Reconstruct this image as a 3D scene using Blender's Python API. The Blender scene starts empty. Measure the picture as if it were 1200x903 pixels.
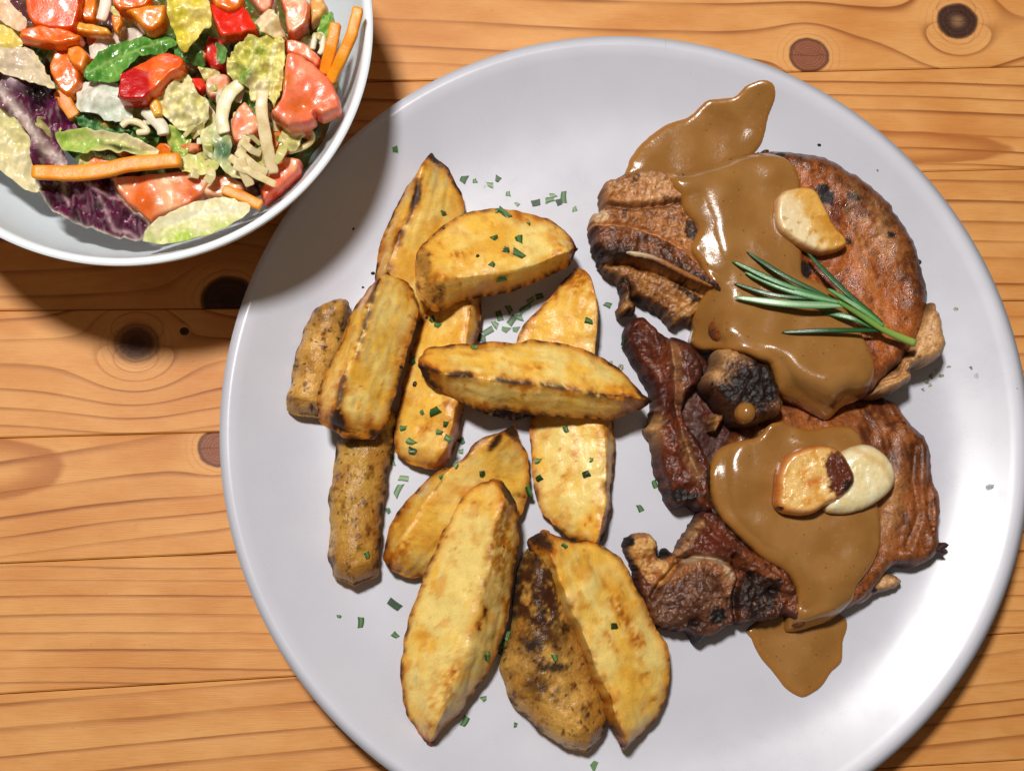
import bpy, math, random
import numpy as np
from mathutils import Matrix, Vector

# ------------------------------------------------------------------ camera
sc = bpy.context.scene
ZR = 0.020                     # height of the plate's rim
ZP = 0.011                     # height of the plate's flat well
_th, _ph, DIST, FPX = math.hypot(.07, .14), math.atan2(.14, .07), 0.45, 1602.0
VD = np.array([math.sin(_th)*math.cos(_ph), math.sin(_th)*math.sin(_ph), -math.cos(_th)])
CAM = np.array([0, 0, ZR]) - VD*DIST
VR = np.cross(VD, [0, 1, 0]); VR /= np.linalg.norm(VR)
VU = np.cross(VR, VD)
cd = bpy.data.cameras.new('camera'); cam = bpy.data.objects.new('camera', cd)
sc.collection.objects.link(cam)
cd.sensor_width = 36; cd.lens = 36*FPX/1200; cd.clip_start = .01; cd.clip_end = 20
M = Matrix.Identity(4)
for i in range(3):
    M[i][0], M[i][1], M[i][2], M[i][3] = VR[i], VU[i], -VD[i], CAM[i]
cam.matrix_world = M
sc.camera = cam

# ------------------------------------------------------------------ light
w = bpy.data.worlds.new('World'); sc.world = w; w.use_nodes = True
bg = w.node_tree.nodes['Background']
bg.inputs['Color'].default_value = (1.0, .82, .62, 1); bg.inputs['Strength'].default_value = .1
ld = bpy.data.lights.new('ceiling_lamp', 'AREA'); ld.shape = 'DISK'; ld.size = .13
ld.energy = 12.5; ld.color = (1.0, .965, .92)
lamp = bpy.data.objects.new('ceiling_lamp', ld); sc.collection.objects.link(lamp)
lamp.location = (-.225, .335, 1.05)
lamp.rotation_euler = (Vector((.02, 0, 0)) - Vector(lamp.location)).to_track_quat('-Z', 'Y').to_euler()
sc.view_settings.view_transform = 'Standard'; sc.view_settings.look = 'None'
sc.view_settings.exposure = 0; sc.view_settings.gamma = 1

# ------------------------------------------------------------------ helpers
ILL = 1.0
def lin(c):
    c = np.asarray(c, float)/255
    return np.where(c <= .04045, c/12.92, ((c+.055)/1.055)**2.4)
def C(r, g, b):
    c = lin((r, g, b))/ILL
    return np.maximum(c*min(1, .88/c.max()), .004)
def at(x, y, z):
    """world x, y of the photograph's pixel on the horizontal plane z"""
    x = np.asarray(x, float); y = np.asarray(y, float)
    v = [VD[k] + VR[k]*(x-600)/FPX + VU[k]*(451.5-y)/FPX for k in range(3)]
    t = (z-CAM[2])/v[2]
    return CAM[0]+v[0]*t, CAM[1]+v[1]*t
def at3(x, y, z):
    a, b = at(x, y, z); return np.array([float(a), float(b), z])

_r = np.random.RandomState(7)
_perm = np.r_[_r.permutation(256), _r.permutation(256)]; _perm = np.r_[_perm, _perm]
_g = _r.normal(size=(256, 3)); _g /= np.linalg.norm(_g, axis=1)[:, None]
def pn(x, y, z=0.0):
    x, y, z = np.broadcast_arrays(np.asarray(x, float), np.asarray(y, float), np.asarray(z, float))
    xi, yi, zi = [np.floor(a).astype(int) for a in (x, y, z)]
    xf, yf, zf = x-xi, y-yi, z-zi
    xi &= 255; yi &= 255; zi &= 255
    f = lambda t: t*t*t*(t*(t*6-15)+10)
    u, v, w_ = f(xf), f(yf), f(zf)
    out = 0
    for dx in (0, 1):
        for dy in (0, 1):
            for dz in (0, 1):
                h = _perm[_perm[_perm[(xi+dx) & 255]+((yi+dy) & 255)]+((zi+dz) & 255)]
                g = _g[h]
                out = out + (u if dx else 1-u)*(v if dy else 1-v)*(w_ if dz else 1-w_)*(g[..., 0]*(xf-dx)+g[..., 1]*(yf-dy)+g[..., 2]*(zf-dz))
    return out*1.6
def fbm(x, y, s, o=4, seed=0, k=.5):
    a, t, n = 1.0, 0, 0
    for i in range(o):
        t = t+a*pn(x/s, y/s, seed*3.7+i*11.3); n += a; a *= k; s = s*.5
    return t/n*1.4
def sstep(a, b, x):
    t = np.clip((x-a)/(b-a), 0, 1); return t*t*(3-2*t)
def mix(a, b, t):
    t = np.asarray(t)[..., None]; return a*(1-t)+b*t
def blob(X, Y, cx, cy, rx, ry=None, ang=0):
    ry = ry or rx; c, s = math.cos(math.radians(ang)), math.sin(math.radians(ang))
    u, v = (X-cx)*c+(Y-cy)*s, -(X-cx)*s+(Y-cy)*c
    return np.exp(-((u/rx)**2+(v/ry)**2))
def line(X, Y, pts, wd):
    d = np.full(np.shape(X), 1e9)
    for (ax, ay), (bx, by) in zip(pts[:-1], pts[1:]):
        l = (bx-ax)**2+(by-ay)**2
        t = np.clip(((X-ax)*(bx-ax)+(Y-ay)*(by-ay))/l, 0, 1)
        d = np.minimum(d, np.hypot(X-ax-t*(bx-ax), Y-ay-t*(by-ay)))
    return np.exp(-(d/wd)**2)
def spline(pts, n, closed=False):
    """n points along a Catmull-Rom curve, even in arc length"""
    P = np.asarray(pts, float)
    Q = np.vstack([P[-1:], P, P[:2]]) if closed else np.vstack([2*P[0]-P[1], P, 2*P[-1]-P[-2]])
    m = len(Q)-3; T = np.linspace(0, 1, 12, endpoint=False)[:, None]; out = []
    for i in range(m):
        a, b, c, d = Q[i:i+4]
        out.append(.5*(2*b+(c-a)*T+(2*a-5*b+4*c-d)*T**2+(3*b-a-3*c+d)*T**3))
    out = np.vstack(out+[P[:1] if closed else P[-1:]])
    L = np.r_[0, np.cumsum(np.linalg.norm(np.diff(out, axis=0), axis=1))]
    s = np.linspace(0, L[-1], n, endpoint=not closed)
    return np.stack([np.interp(s, L, out[:, k]) for k in range(out.shape[1])], 1)
def edge(d, R): return np.sqrt(np.clip(1-(1-np.clip(d/R, 0, 1))**2, 0, 1))

def mesh(name, V, F, mat, parent=None, col=None, rgh=None, smooth=True, origin=None):
    """V (n,3) world points, F list/array of faces; the origin is put at the base of the piece"""
    V = np.asarray(V, float)
    o = np.array([V[:, 0].mean(), V[:, 1].mean(), V[:, 2].min()]) if origin is None else np.asarray(origin)
    if parent is not None: o = np.array(parent.location)
    me = bpy.data.meshes.new(name)
    if isinstance(F, np.ndarray):
        n, k = F.shape
        me.vertices.add(len(V)); me.vertices.foreach_set('co', (V-o).astype(np.float32).ravel())
        me.loops.add(n*k); me.loops.foreach_set('vertex_index', F.astype(np.int32).ravel())
        me.polygons.add(n); me.polygons.foreach_set('loop_start', np.arange(0, n*k, k, dtype=np.int32))
        me.update(calc_edges=True); me.validate()
    else:
        me.from_pydata([tuple(p) for p in (V-o)], [], F); me.update()
    me.polygons.foreach_set('use_smooth', [smooth]*len(me.polygons))
    if col is not None:
        a = me.attributes.new('Col', 'FLOAT_COLOR', 'POINT')
        a.data.foreach_set('color', np.c_[np.clip(col, 0.002, 1), np.ones(len(V))].astype(np.float32).ravel())
    if rgh is not None:
        a = me.attributes.new('Rgh', 'FLOAT', 'POINT'); a.data.foreach_set('value', np.broadcast_to(rgh, len(V)).astype(np.float32))
    me.materials.append(mat)
    ob = bpy.data.objects.new(name, me); sc.collection.objects.link(ob)
    if parent is not None: ob.parent = parent
    else: ob.location = o
    return ob
def thing(name, label, cat, loc=(0, 0, 0), group=None):
    o = bpy.data.objects.new(name, None); sc.collection.objects.link(o); o.location = loc; o.empty_display_size = .01
    return tag(o, label, cat, group)
def tag(o, label, cat, group=None):
    o['label'] = label; o['category'] = cat
    if group: o['group'] = group
    return o

def sdist(X, Y, P):
    """signed distance (positive inside) and nearest boundary point of a closed polygon"""
    d2 = np.full(X.shape, 1e18); nx = np.zeros(X.shape); ny = np.zeros(X.shape); ins = np.zeros(X.shape, bool)
    Q = np.roll(P, -1, 0)
    for (ax, ay), (bx, by) in zip(P, Q):
        ex, ey = bx-ax, by-ay
        t = np.clip(((X-ax)*ex+(Y-ay)*ey)/(ex*ex+ey*ey+1e-12), 0, 1)
        px, py = ax+t*ex, ay+t*ey
        q = (X-px)**2+(Y-py)**2; m = q < d2
        d2 = np.where(m, q, d2); nx = np.where(m, px, nx); ny = np.where(m, py, ny)
        if ay != by:
            c = ((ay > Y) != (by > Y)) & (X < (bx-ax)*(Y-ay)/(by-ay)+ax)
            ins ^= c
    d = np.sqrt(d2)
    return np.where(ins, d, -d), nx, ny

HM = np.zeros((1000, 1300))     # heights (m above the plate's well) of what lies on the plate, per photograph pixel
def patch(name, outline, top, colf, mat, zref, res=1.5, bot=None, thick=None, jag=(0, 10), seed=0, parent=None, keep=False, rgh=None, npts=None, sharp=False):
    """a solid piece from its outline: top(X,Y,d) height above the well in mm; bottom at bot(X,Y) mm or thick mm below the top"""
    if sharp:
        q_ = np.asarray(outline, float); P = np.concatenate([np.linspace(a_, b_, 6, endpoint=False) for a_, b_ in zip(q_, np.roll(q_, -1, 0))])
        for _ in range(2): P = (np.roll(P, 1, 0)+2*P+np.roll(P, -1, 0))/4
    else: P = spline(outline, npts or len(outline)*5, True)
    if jag[0]:
        t = np.roll(P, -1, 0)-np.roll(P, 1, 0); t /= np.linalg.norm(t, axis=1)[:, None]+1e-9
        nn = fbm(P[:, 0], P[:, 1], jag[1], 3, seed+5)
        P = P+np.c_[t[:, 1], -t[:, 0]]*(nn*jag[0])[:, None]
    x0, y0 = np.floor(P.min(0)/res)*res-res; x1, y1 = P.max(0)+2*res
    X, Y = np.meshgrid(np.arange(x0, x1, res), np.arange(y0, y1, res))
    D, NX, NY = sdist(X, Y, P)
    ins = D > 0
    cell = ins[:-1, :-1] | ins[1:, :-1] | ins[:-1, 1:] | ins[1:, 1:]
    used = np.zeros_like(ins)
    used[:-1, :-1] |= cell; used[1:, :-1] |= cell; used[:-1, 1:] |= cell; used[1:, 1:] |= cell
    XX = np.where(ins, X, NX); YY = np.where(ins, Y, NY); DD = np.where(ins, D, 0)
    idx = np.full(ins.shape, -1); idx[used] = np.arange(used.sum())
    x, y, d = XX[used], YY[used], DD[used]
    z = top(x, y, d)
    zb = z-thick if thick is not None else np.minimum(bot(x, y) if callable(bot) else np.full(x.shape, float(bot or 0)), z-.25)
    if keep:
        xi = np.clip(x.astype(int), 0, 1299); yi = np.clip(y.astype(int), 0, 999)
        for a in range(int(math.ceil(res))):
            for b in range(int(math.ceil(res))):
                np.maximum.at(HM, (np.clip(yi+a, 0, 999), np.clip(xi+b, 0, 1299)), z*.001)
    wx, wy = at(x, y, zref)
    n = len(x)
    V = np.vstack([np.c_[wx, wy, ZP+z*.001], np.c_[wx, wy, ZP+zb*.001]])
    q = np.stack([idx[1:, :-1], idx[1:, 1:], idx[:-1, 1:], idx[:-1, :-1]], -1)[cell]
    e = np.concatenate([q[:, [0, 1]], q[:, [1, 2]], q[:, [2, 3]], q[:, [3, 0]]])
    key = np.sort(e, 1); code = key[:, 0]*(2*n)+key[:, 1]
    uq, inv, cnt = np.unique(code, return_inverse=True, return_counts=True)
    be = e[cnt[inv] == 1]
    F = np.vstack([q, q[:, ::-1]+n, np.c_[be[:, 1], be[:, 0], be[:, 0]+n, be[:, 1]+n]])
    c = colf(x, y, d, z)
    r = rgh(x, y, d, z) if callable(rgh) else np.full(n, .4 if rgh is None else rgh)
    if mat.name.startswith('seared'): r = np.where(c.mean(1) < .03, np.maximum(r, .5), r)
    return mesh(name, V, F, mat, parent, np.vstack([c, c]), np.r_[r, np.maximum(r, .7)])

def normals(V, F):
    fn = np.cross(V[F[:, 2]]-V[F[:, 0]], V[F[:, 3]]-V[F[:, 1]])
    N = np.zeros_like(V)
    for k in range(4): np.add.at(N, F[:, k], fn)
    return N/(np.linalg.norm(N, axis=1)[:, None]+1e-15)

def sweep(path, rx, ry, k=10, power=2.0, up=(0, 0, 1)):
    """closed tube along path (m,3); rx, ry half sizes per point (m); returns V, F, (t, angle) per vertex"""
    path = np.asarray(path); m = len(path)
    T = np.gradient(path, axis=0); T /= np.linalg.norm(T, axis=1)[:, None]+1e-12
    U = np.cross(np.asarray(up, float), T); U /= np.linalg.norm(U, axis=1)[:, None]+1e-12
    W = np.cross(T, U)
    a = np.arange(k)*2*math.pi/k
    ca, sa = np.cos(a), np.sin(a)
    f = lambda v: np.sign(v)*np.abs(v)**(2/power)
    rx = np.broadcast_to(rx, m); ry = np.broadcast_to(ry, m)
    V = path[:, None]+U[:, None]*(rx[:, None]*f(ca))[..., None]+W[:, None]*(ry[:, None]*f(sa))[..., None]
    V = V.reshape(-1, 3)
    i, j = np.meshgrid(np.arange(m-1), np.arange(k), indexing='ij')
    F = np.stack([i*k+j, i*k+(j+1) % k, (i+1)*k+(j+1) % k, (i+1)*k+j], -1).reshape(-1, 4)
    faces = [tuple(x) for x in F]+[tuple(range(k))[::-1], tuple((m-1)*k+np.arange(k))]
    return V, faces, np.repeat(np.linspace(0, 1, m), k), np.tile(a, m)

# ------------------------------------------------------------------ materials
class E:
    """shader maths by plain operators"""
    def __init__(s, t, o): s.t, s.o = t, o
    def _m(s, op, *a):
        n = s.t.nodes.new('ShaderNodeMath'); n.operation = op
        for i, v in enumerate((s,)+a):
            if isinstance(v, E): s.t.links.new(v.o, n.inputs[i])
            else: n.inputs[i].default_value = v
        return E(s.t, n.outputs[0])
    def __add__(s, b): return s._m('ADD', b)
    __radd__ = __add__
    def __sub__(s, b): return s._m('SUBTRACT', b)
    def __mul__(s, b): return s._m('MULTIPLY', b)
    __rmul__ = __mul__
    def __truediv__(s, b): return s._m('DIVIDE', b)
    def __rsub__(s, b): return (s*-1)+b
    def step(s, a, b):
        n = s.t.nodes.new('ShaderNodeMapRange'); n.interpolation_type = 'SMOOTHSTEP'
        s.t.links.new(s.o, n.inputs[0]); n.inputs[1].default_value = a; n.inputs[2].default_value = b
        return E(s.t, n.outputs[0])
    def fn(s, op, *a): return s._m(op, *a)
def new_mat(name):
    m = bpy.data.materials.new(name); m.use_nodes = True
    return m, m.node_tree, m.node_tree.nodes['Principled BSDF']
def noise(t, vec, scale, detail=2.0, rough=.5):
    n = t.nodes.new('ShaderNodeTexNoise'); n.inputs['Scale'].default_value = scale
    n.inputs['Detail'].default_value = detail; n.inputs['Roughness'].default_value = rough
    if vec is not None: t.links.new(vec, n.inputs['Vector'])
    return E(t, n.outputs['Fac'])
def cmix(t, f, a, b):
    n = t.nodes.new('ShaderNodeMix'); n.data_type = 'RGBA'
    for k, v in ((0, f), (6, a), (7, b)):
        if isinstance(v, E): t.links.new(v.o, n.inputs[k])
        elif isinstance(v, bpy.types.NodeSocket): t.links.new(v, n.inputs[k])
        elif k == 0: n.inputs[0].default_value = v
        else: n.inputs[k].default_value = tuple(v)[:3]+(1,)
    return n.outputs[2]
def bump(t, h, dist, strength=1.0, prev=None):
    n = t.nodes.new('ShaderNodeBump'); n.inputs['Distance'].default_value = dist; n.inputs['Strength'].default_value = strength
    t.links.new(h.o, n.inputs['Height'])
    if prev is not None: t.links.new(prev, n.inputs['Normal'])
    return n.outputs[0]
def food(name, sss=.0, rad=(1, .5, .25), bs=(900, 2500), bd=(.0003, .00012), var=.25, vs=1200, spec=.5, coat=0, rn=.15, speck=None, cr=.12):
    """wet or baked food: colour and gloss come from the mesh's own attributes, grain and fine relief from noise"""
    m, t, b = new_mat(name)
    gp = t.nodes.new('ShaderNodeNewGeometry').outputs['Position']
    a = t.nodes.new('ShaderNodeAttribute'); a.attribute_name = 'Col'
    r = t.nodes.new('ShaderNodeAttribute'); r.attribute_name = 'Rgh'
    n1 = noise(t, gp, vs, 4, .6)
    v = (n1-.5)*(2*var)+1.0
    mul = t.nodes.new('ShaderNodeVectorMath'); mul.operation = 'SCALE'
    t.links.new(a.outputs['Color'], mul.inputs[0]); t.links.new(v.o, mul.inputs['Scale'])
    col = mul.outputs[0]
    if speck:
        vo = t.nodes.new('ShaderNodeTexVoronoi'); vo.inputs['Scale'].default_value = speck[0]; t.links.new(gp, vo.inputs['Vector'])
        sel = E(t, t.nodes.new('ShaderNodeSeparateColor').outputs[0]); t.links.new(vo.outputs['Color'], sel.o.node.inputs[0])
        f = (1-E(t, vo.outputs['Distance']).step(.12, .3))
        col = cmix(t, f*sel.step(.86, .9)*.75, col, speck[1])
        col = cmix(t, f*(1-sel.step(.05, .08))*.75, col, speck[2])
    t.links.new(col, b.inputs['Base Color'])
    rr = E(t, r.outputs['Fac'])+(noise(t, gp, 700, 3)-.5)*(2*rn)
    t.links.new(rr.fn('MAXIMUM', .06).o, b.inputs['Roughness'])
    p = None
    for s_, d_ in zip(bs, bd):
        p = bump(t, noise(t, gp, s_, 3, .55), d_, 1.0, p)
    t.links.new(p, b.inputs['Normal'])
    b.inputs['Specular IOR Level'].default_value = spec
    if sss:
        b.inputs['Subsurface Weight'].default_value = sss; b.inputs['Subsurface Radius'].default_value = rad
        b.inputs['Subsurface Scale'].default_value = .002 if sss < .4 else .0045
    if coat:
        b.inputs['Coat Weight'].default_value = coat; b.inputs['Coat Roughness'].default_value = cr
    return m
M_flesh = food('potato_flesh', .12, (1, .6, .2), (420, 1700), (.00022, .0001), .2, 1500, .4, rn=.18)
M_skin = food('potato_skin', 0, bs=(420, 1800), bd=(.0005, .00018), var=.4, vs=1400, spec=.3, rn=.2)
M_meat = food('seared_meat', 0, bs=(500, 2000), bd=(.00016, .00018), var=.45, vs=1700, spec=.45, rn=.26)
M_gravy = food('gravy', .15, (1, .5, .15), (600, 2600), (.00007, .00004), .06, 900, .55, coat=.25, rn=.08, speck=(750, (.42, .22, .07, 1), (.09, .035, .008, 1)))
M_garlic = food('garlic', .25, (1, .8, .5), (700, 2500), (.00018, .00008), .12, 900, .5, coat=.5, cr=.1, rn=.12)
M_leaf = food('wet_leaf', .22, (.8, 1, .5), (200, 1300), (.0001, .00008), .18, 700, .3, coat=.28, cr=.08, rn=.16)
M_tom = food('wet_fruit', .45, (1, .35, .15), (240, 1400), (.0001, .00008), .2, 900, .3, coat=.32, cr=.08, rn=.16)
M_root = food('raw_carrot', .2, (1, .5, .2), (300, 1500), (.00015, .00008), .18, 900, .35, rn=.12)
M_herb = food('rosemary_green', 0, bs=(2500,), bd=(.00005,), var=.2, vs=2500, rn=.1)

KRED = ((150, 88, 58), (98, 50, 34), (150, 84, 54), .06, .15)
KDARK = ((70, 38, 24), (44, 22, 16), (186, 140, 100), .10, .22)
KSOFT = ((96, 54, 26), (58, 30, 16), (30, 18, 12), .45, .4)
KBLACK = ((64, 34, 22), (40, 21, 14), (34, 18, 12), .12, .3)
def wood(name, slope, knots=(), arches=(), seed=0, space=7.0, tint=1.0, styles=()):
    """pine board: growth lines along x that part round each knot; positions in mm on the table"""
    m, t, b = new_mat(name)
    gp = t.nodes.new('ShaderNodeNewGeometry').outputs['Position']
    sx = t.nodes.new('ShaderNodeSeparateXYZ'); t.links.new(gp, sx.inputs[0])
    x, y = E(t, sx.outputs[0])*1000, E(t, sx.outputs[1])*1000
    def vec(a, c, z=0.0):
        n = t.nodes.new('ShaderNodeCombineXYZ'); t.links.new(a.o, n.inputs[0]); t.links.new(c.o, n.inputs[1]); n.inputs[2].default_value = z
        return n.outputs[0]
    v = y-x*slope+(noise(t, vec(x/260, y/70, seed), 1.0, 2)-.5)*11+(noise(t, vec(x/16, y/9, seed+3), 1.0, 2)-.5)*.5
    near = None
    for kx, ky, kr, flow in knots:
        dx, dy = x-kx, (y-ky)*1.06
        r2 = dx*dx*.8+dy*dy
        v = v-dy*(flow*flow)/(r2+kr*kr*.35)
    u = v/space+(noise(t, vec(v/23, x/900, seed+1.7), 1.0, 1)-.5)*2.2
    f = u.fn('FRACT')
    ring = f.step(.66, .95)*(1-f.step(.96, 1.0))
    wide = f.step(.0, .9)
    st = noise(t, vec(x/70, v/7, seed+5), 1.0, 2).step(.3, .68)*.8+.2
    fib = noise(t, vec(x/9, y/.35, seed), 1.0, 4, .65)
    mot = noise(t, vec(x/28, y/12, seed+9), 1.0, 4, .6)
    light, mid, dark = [np.array(c)*tint for c in (C(228, 166, 97), C(208, 136, 64), C(140, 72, 22))]
    c = cmix(t, mot.step(.3, .75)*.75, light, mid)
    c = cmix(t, noise(t, vec(x/70, y/26, seed+13), 1.0, 3).step(.42, .72)*.6, c, C(194, 116, 44)*tint)
    c = cmix(t, wide*.18, c, C(205, 130, 62)*tint)
    c = cmix(t, ring*ring*st*.9, c, dark)
    for ax, ay, rx, ry in arches:
        ex, ey = (x-ax)/rx, (y-ay)/ry
        e = (ex*ex+ey*ey).fn('SQRT')+(noise(t, vec(x/12, y/5, seed+2), 1.0, 2)-.5)*.25
        c = cmix(t, e.step(.35, .95)*(1-e.step(.96, 1.1))*.75, c, C(170, 96, 38)*tint)
    # short resin flecks
    fl = noise(t, vec(x/2.2, y/.8, seed+20), 1.0, 1)
    c = cmix(t, fl.step(.73, .8)*.35, c, C(140, 84, 36))
    for (kx, ky, kr, flow), sty in zip(knots, styles):
        c1, c2, cp, soft, rings = sty
        dx, dy = (x-kx)*.94, (y-ky)*1.06
        r = (dx*dx+dy*dy).fn('SQRT')+(noise(t, vec(x/6, y/6, seed+4), 1.0, 3)-.5)*kr*.22
        rr = (r/(kr*rings)+(noise(t, vec(x/2.5, y/2.5, seed), 1.0, 3)-.5)*.9).fn('FRACT')
        halo = (1-r.step(kr*1.0, kr*2.3))
        c = cmix(t, halo*.55, c, C(226, 164, 98))
        hr = (r/(kr*.33)+(noise(t, vec(x/9, y/5, seed+6), 1.0, 2)-.5)*.8).fn('FRACT').step(.72, .97)
        c = cmix(t, halo*hr*.4, c, C(158, 92, 40))
        core = cmix(t, rr.step(.3, .9)*.55, C(*c1), C(*c2))
        core = cmix(t, (1-r.step(0.0, kr*.55))*.55, core, C(*cp))
        ck = (dy+(noise(t, vec(x/3, y/3, seed+8), 1.0, 2)-.5)*kr*.3).fn('ABSOLUTE')
        core = cmix(t, (1-ck.step(0.0, kr*.06))*.5, core, C(40, 22, 14))
        c = cmix(t, 1-r.step(kr*(1-soft), kr*(1+soft*.8)), c, core)
        c = cmix(t, r.step(kr*.86, kr*.97)*(1-r.step(kr*.99, kr*1.12))*(.75-soft), c, C(56, 27, 15))
    v2 = (fib-.5)*.42+1.0
    mul = t.nodes.new('ShaderNodeVectorMath'); mul.operation = 'SCALE'
    t.links.new(c, mul.inputs[0]); t.links.new(v2.o, mul.inputs['Scale'])
    t.links.new(mul.outputs[0], b.inputs['Base Color'])
    t.links.new(((fib-.5)*.25+.5).o, b.inputs['Roughness'])
    b.inputs['Specular IOR Level'].default_value = .35
    t.links.new(bump(t, fib-ring*.6, .00012, .8), b.inputs['Normal'])
    return m

# ------------------------------------------------------------------ table of pine boards
def mm(px, py): a = at3(px, py, 0); return a[0]*1000, a[1]*1000
seams = [(-70, -95), (106, 78), (228, 198), (364, 352), (513, 480), (660, 605), (813, 741), (962, 890), (1110, 1035)]  # y in the photograph at x = 0 and x = 1200
def kn(px, py, rpx, flow): a, b_ = mm(px, py); return (a, b_, rpx*.29, flow*.29)
def ar(px, py, rx, ry): a, b_ = mm(px, py); return (a, b_, rx*.29, ry*.29)
board_spec = [
    (-.02, [kn(948, 65, 23, 30), kn(1122, 25, 24, 52)], [], 3, 7.5, 1.0, (KRED, KDARK)),
    (.0, [], [ar(1060, 172, 130, 20)], 8, 6.5, 1.0),
    (.0, [kn(268, 352, 30, 50)], [], 12, 8.0, .97, (KBLACK,)),
    (.02, [kn(160, 402, 24, 50), kn(216, 388, 5, 5)], [], 17, 6.6, 1.0, (KSOFT, KBLACK)),
    (.14, [kn(256, 525, 22, 26)], [ar(-25, 548, 92, 36)], 21, 8.0, 1.0, (KRED,)),
    (-.01, [], [], 26, 5.6, .99),
    (.10, [], [], 31, 8.0, .96),
    (.05, [], [], 36, 7.0, 1.0),
]
TT = .026
m, t, b = new_mat('table_underside'); b.inputs['Base Color'].default_value = (.05, .022, .01, 1); b.inputs['Roughness'].default_value = .8
def box(x0, x1, y0, y1, z0, z1):
    V = [(x, y, z) for z in (z0, z1) for x, y in ((x0, y0), (x1, y0), (x1, y1), (x0, y1))]
    return V, [(3, 2, 1, 0), (4, 5, 6, 7), (0, 1, 5, 4), (1, 2, 6, 5), (2, 3, 7, 6), (3, 0, 4, 7)]
ya = at3(600, -80, 0)[1]; yb = at3(600, 1072, 0)[1]
V, F = box(-.32, .34, yb, ya, -TT-.006, -TT+.001)
table = mesh('table_top', V, F, m, smooth=False); table['kind'] = 'structure'
table['label'] = 'pine table top of glued boards with dark knots under the plate and bowl'
for i, (s0, s1) in enumerate(zip(seams[:-1], seams[1:])):
    g, c, dz = .00014, .0005, random.Random(i).uniform(-.00006, .00006)
    x0, x1 = -.32, .34
    def yl(s, x):
        a, b_ = at3(0, s[0], 0), at3(1200, s[1], 0)
        return a[1]+(x-a[0])*(b_[1]-a[1])/(b_[0]-a[0])
    top = [(x0, yl(s1, x0)+g), (x1, yl(s1, x1)+g), (x1, yl(s0, x1)-g), (x0, yl(s0, x0)-g)]
    ins = [(x0+c, top[0][1]+c), (x1-c, top[1][1]+c), (x1-c, top[2][1]-c), (x0+c, top[3][1]-c)]
    V = [(x, y, -TT) for x, y in top]+[(x, y, -c*.7+dz) for x, y in top]+[(x, y, dz) for x, y in ins]
    F = [(3, 2, 1, 0), (8, 9, 10, 11)]
    for k in range(4):
        n = (k+1) % 4; F += [(k, n, 4+n, 4+k), (4+k, 4+n, 8+n, 8+k)]
    sp = board_spec[i]
    mesh('plank', V, F, wood('pine_%d' % i, *sp), table, smooth=False)

# ------------------------------------------------------------------ plate and bowl
def lathe(name, prof, cen, mat, n=160, parent=None, sub=3):
    P = spline(prof, len(prof)*sub); k = len(P)
    a = np.arange(n)*2*math.pi/n
    V = np.stack([cen[0]+P[:, None, 0]*np.cos(a), cen[1]+P[:, None, 0]*np.sin(a), np.repeat(P[:, 1:2], n, 1)], -1).reshape(-1, 3)
    i, j = np.meshgrid(np.arange(k-1), np.arange(n), indexing='ij')
    F = np.stack([i*n+j, i*n+(j+1) % n, (i+1)*n+(j+1) % n, (i+1)*n+j], -1).reshape(-1, 4)
    return mesh(name, V, F, mat, parent, origin=(cen[0], cen[1], 0))
m, t, b = new_mat('plate_glaze')
gp = t.nodes.new('ShaderNodeNewGeometry').outputs['Position']
mp = t.nodes.new('ShaderNodeMapping'); t.links.new(gp, mp.inputs[0]); mp.inputs['Scale'].default_value = (1, .03, 1); mp.inputs['Rotation'].default_value = (0, 0, .05)
scr = noise(t, mp.outputs[0], 900, 2).step(.74, .8)
mot = noise(t, gp, 60, 3)
c = cmix(t, mot.step(.35, .7)*.5, C(206, 207, 218), C(201, 202, 213))
c = cmix(t, scr*noise(t, gp, 30, 2).step(.45, .62)*.4, c, C(150, 150, 158))
t.links.new(c, b.inputs['Base Color'])
t.links.new(((noise(t, gp, 2600, 2)-.5)*.10+noise(t, gp, 38, 4, .65).step(.3, .75)*.12+.26).o, b.inputs['Roughness'])
t.links.new(bump(t, noise(t, gp, 3000, 2), .000012, .6), b.inputs['Normal'])
b.inputs['Specular IOR Level'].default_value = .7
PC = (.0399, -.0135)
prof = [(0.0001, ZP), (.05, ZP), (.09, ZP), (.100, ZP+.0002), (.107, ZP+.0009), (.113, ZP+.0023), (.119, ZP+.0045), (.1245, ZP+.0069), (.129, ZP+.0091), (.1322, ZP+.0106), (.1338, ZP+.0111), (.1347, ZP+.0109), (.135, ZP+.0102), (.1346, ZP+.0094),
        (.131, ZP+.0058), (.124, ZP+.0018), (.114, ZP-.0015), (.100, ZP-.0042), (.085, ZP-.0052), (.0825, .0015), (.081, .0000), (.078, .0000), (.0765, .0015), (.075, ZP-.0048), (.05, ZP-.0048), (.0001, ZP-.0048)]
prof = [(r_*.9953, z_) for r_, z_ in prof]
plate = tag(lathe('dinner_plate', prof, PC, m, 256), 'large round pale grey plate with raised rim holding chops and wedges', 'plate')

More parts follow.
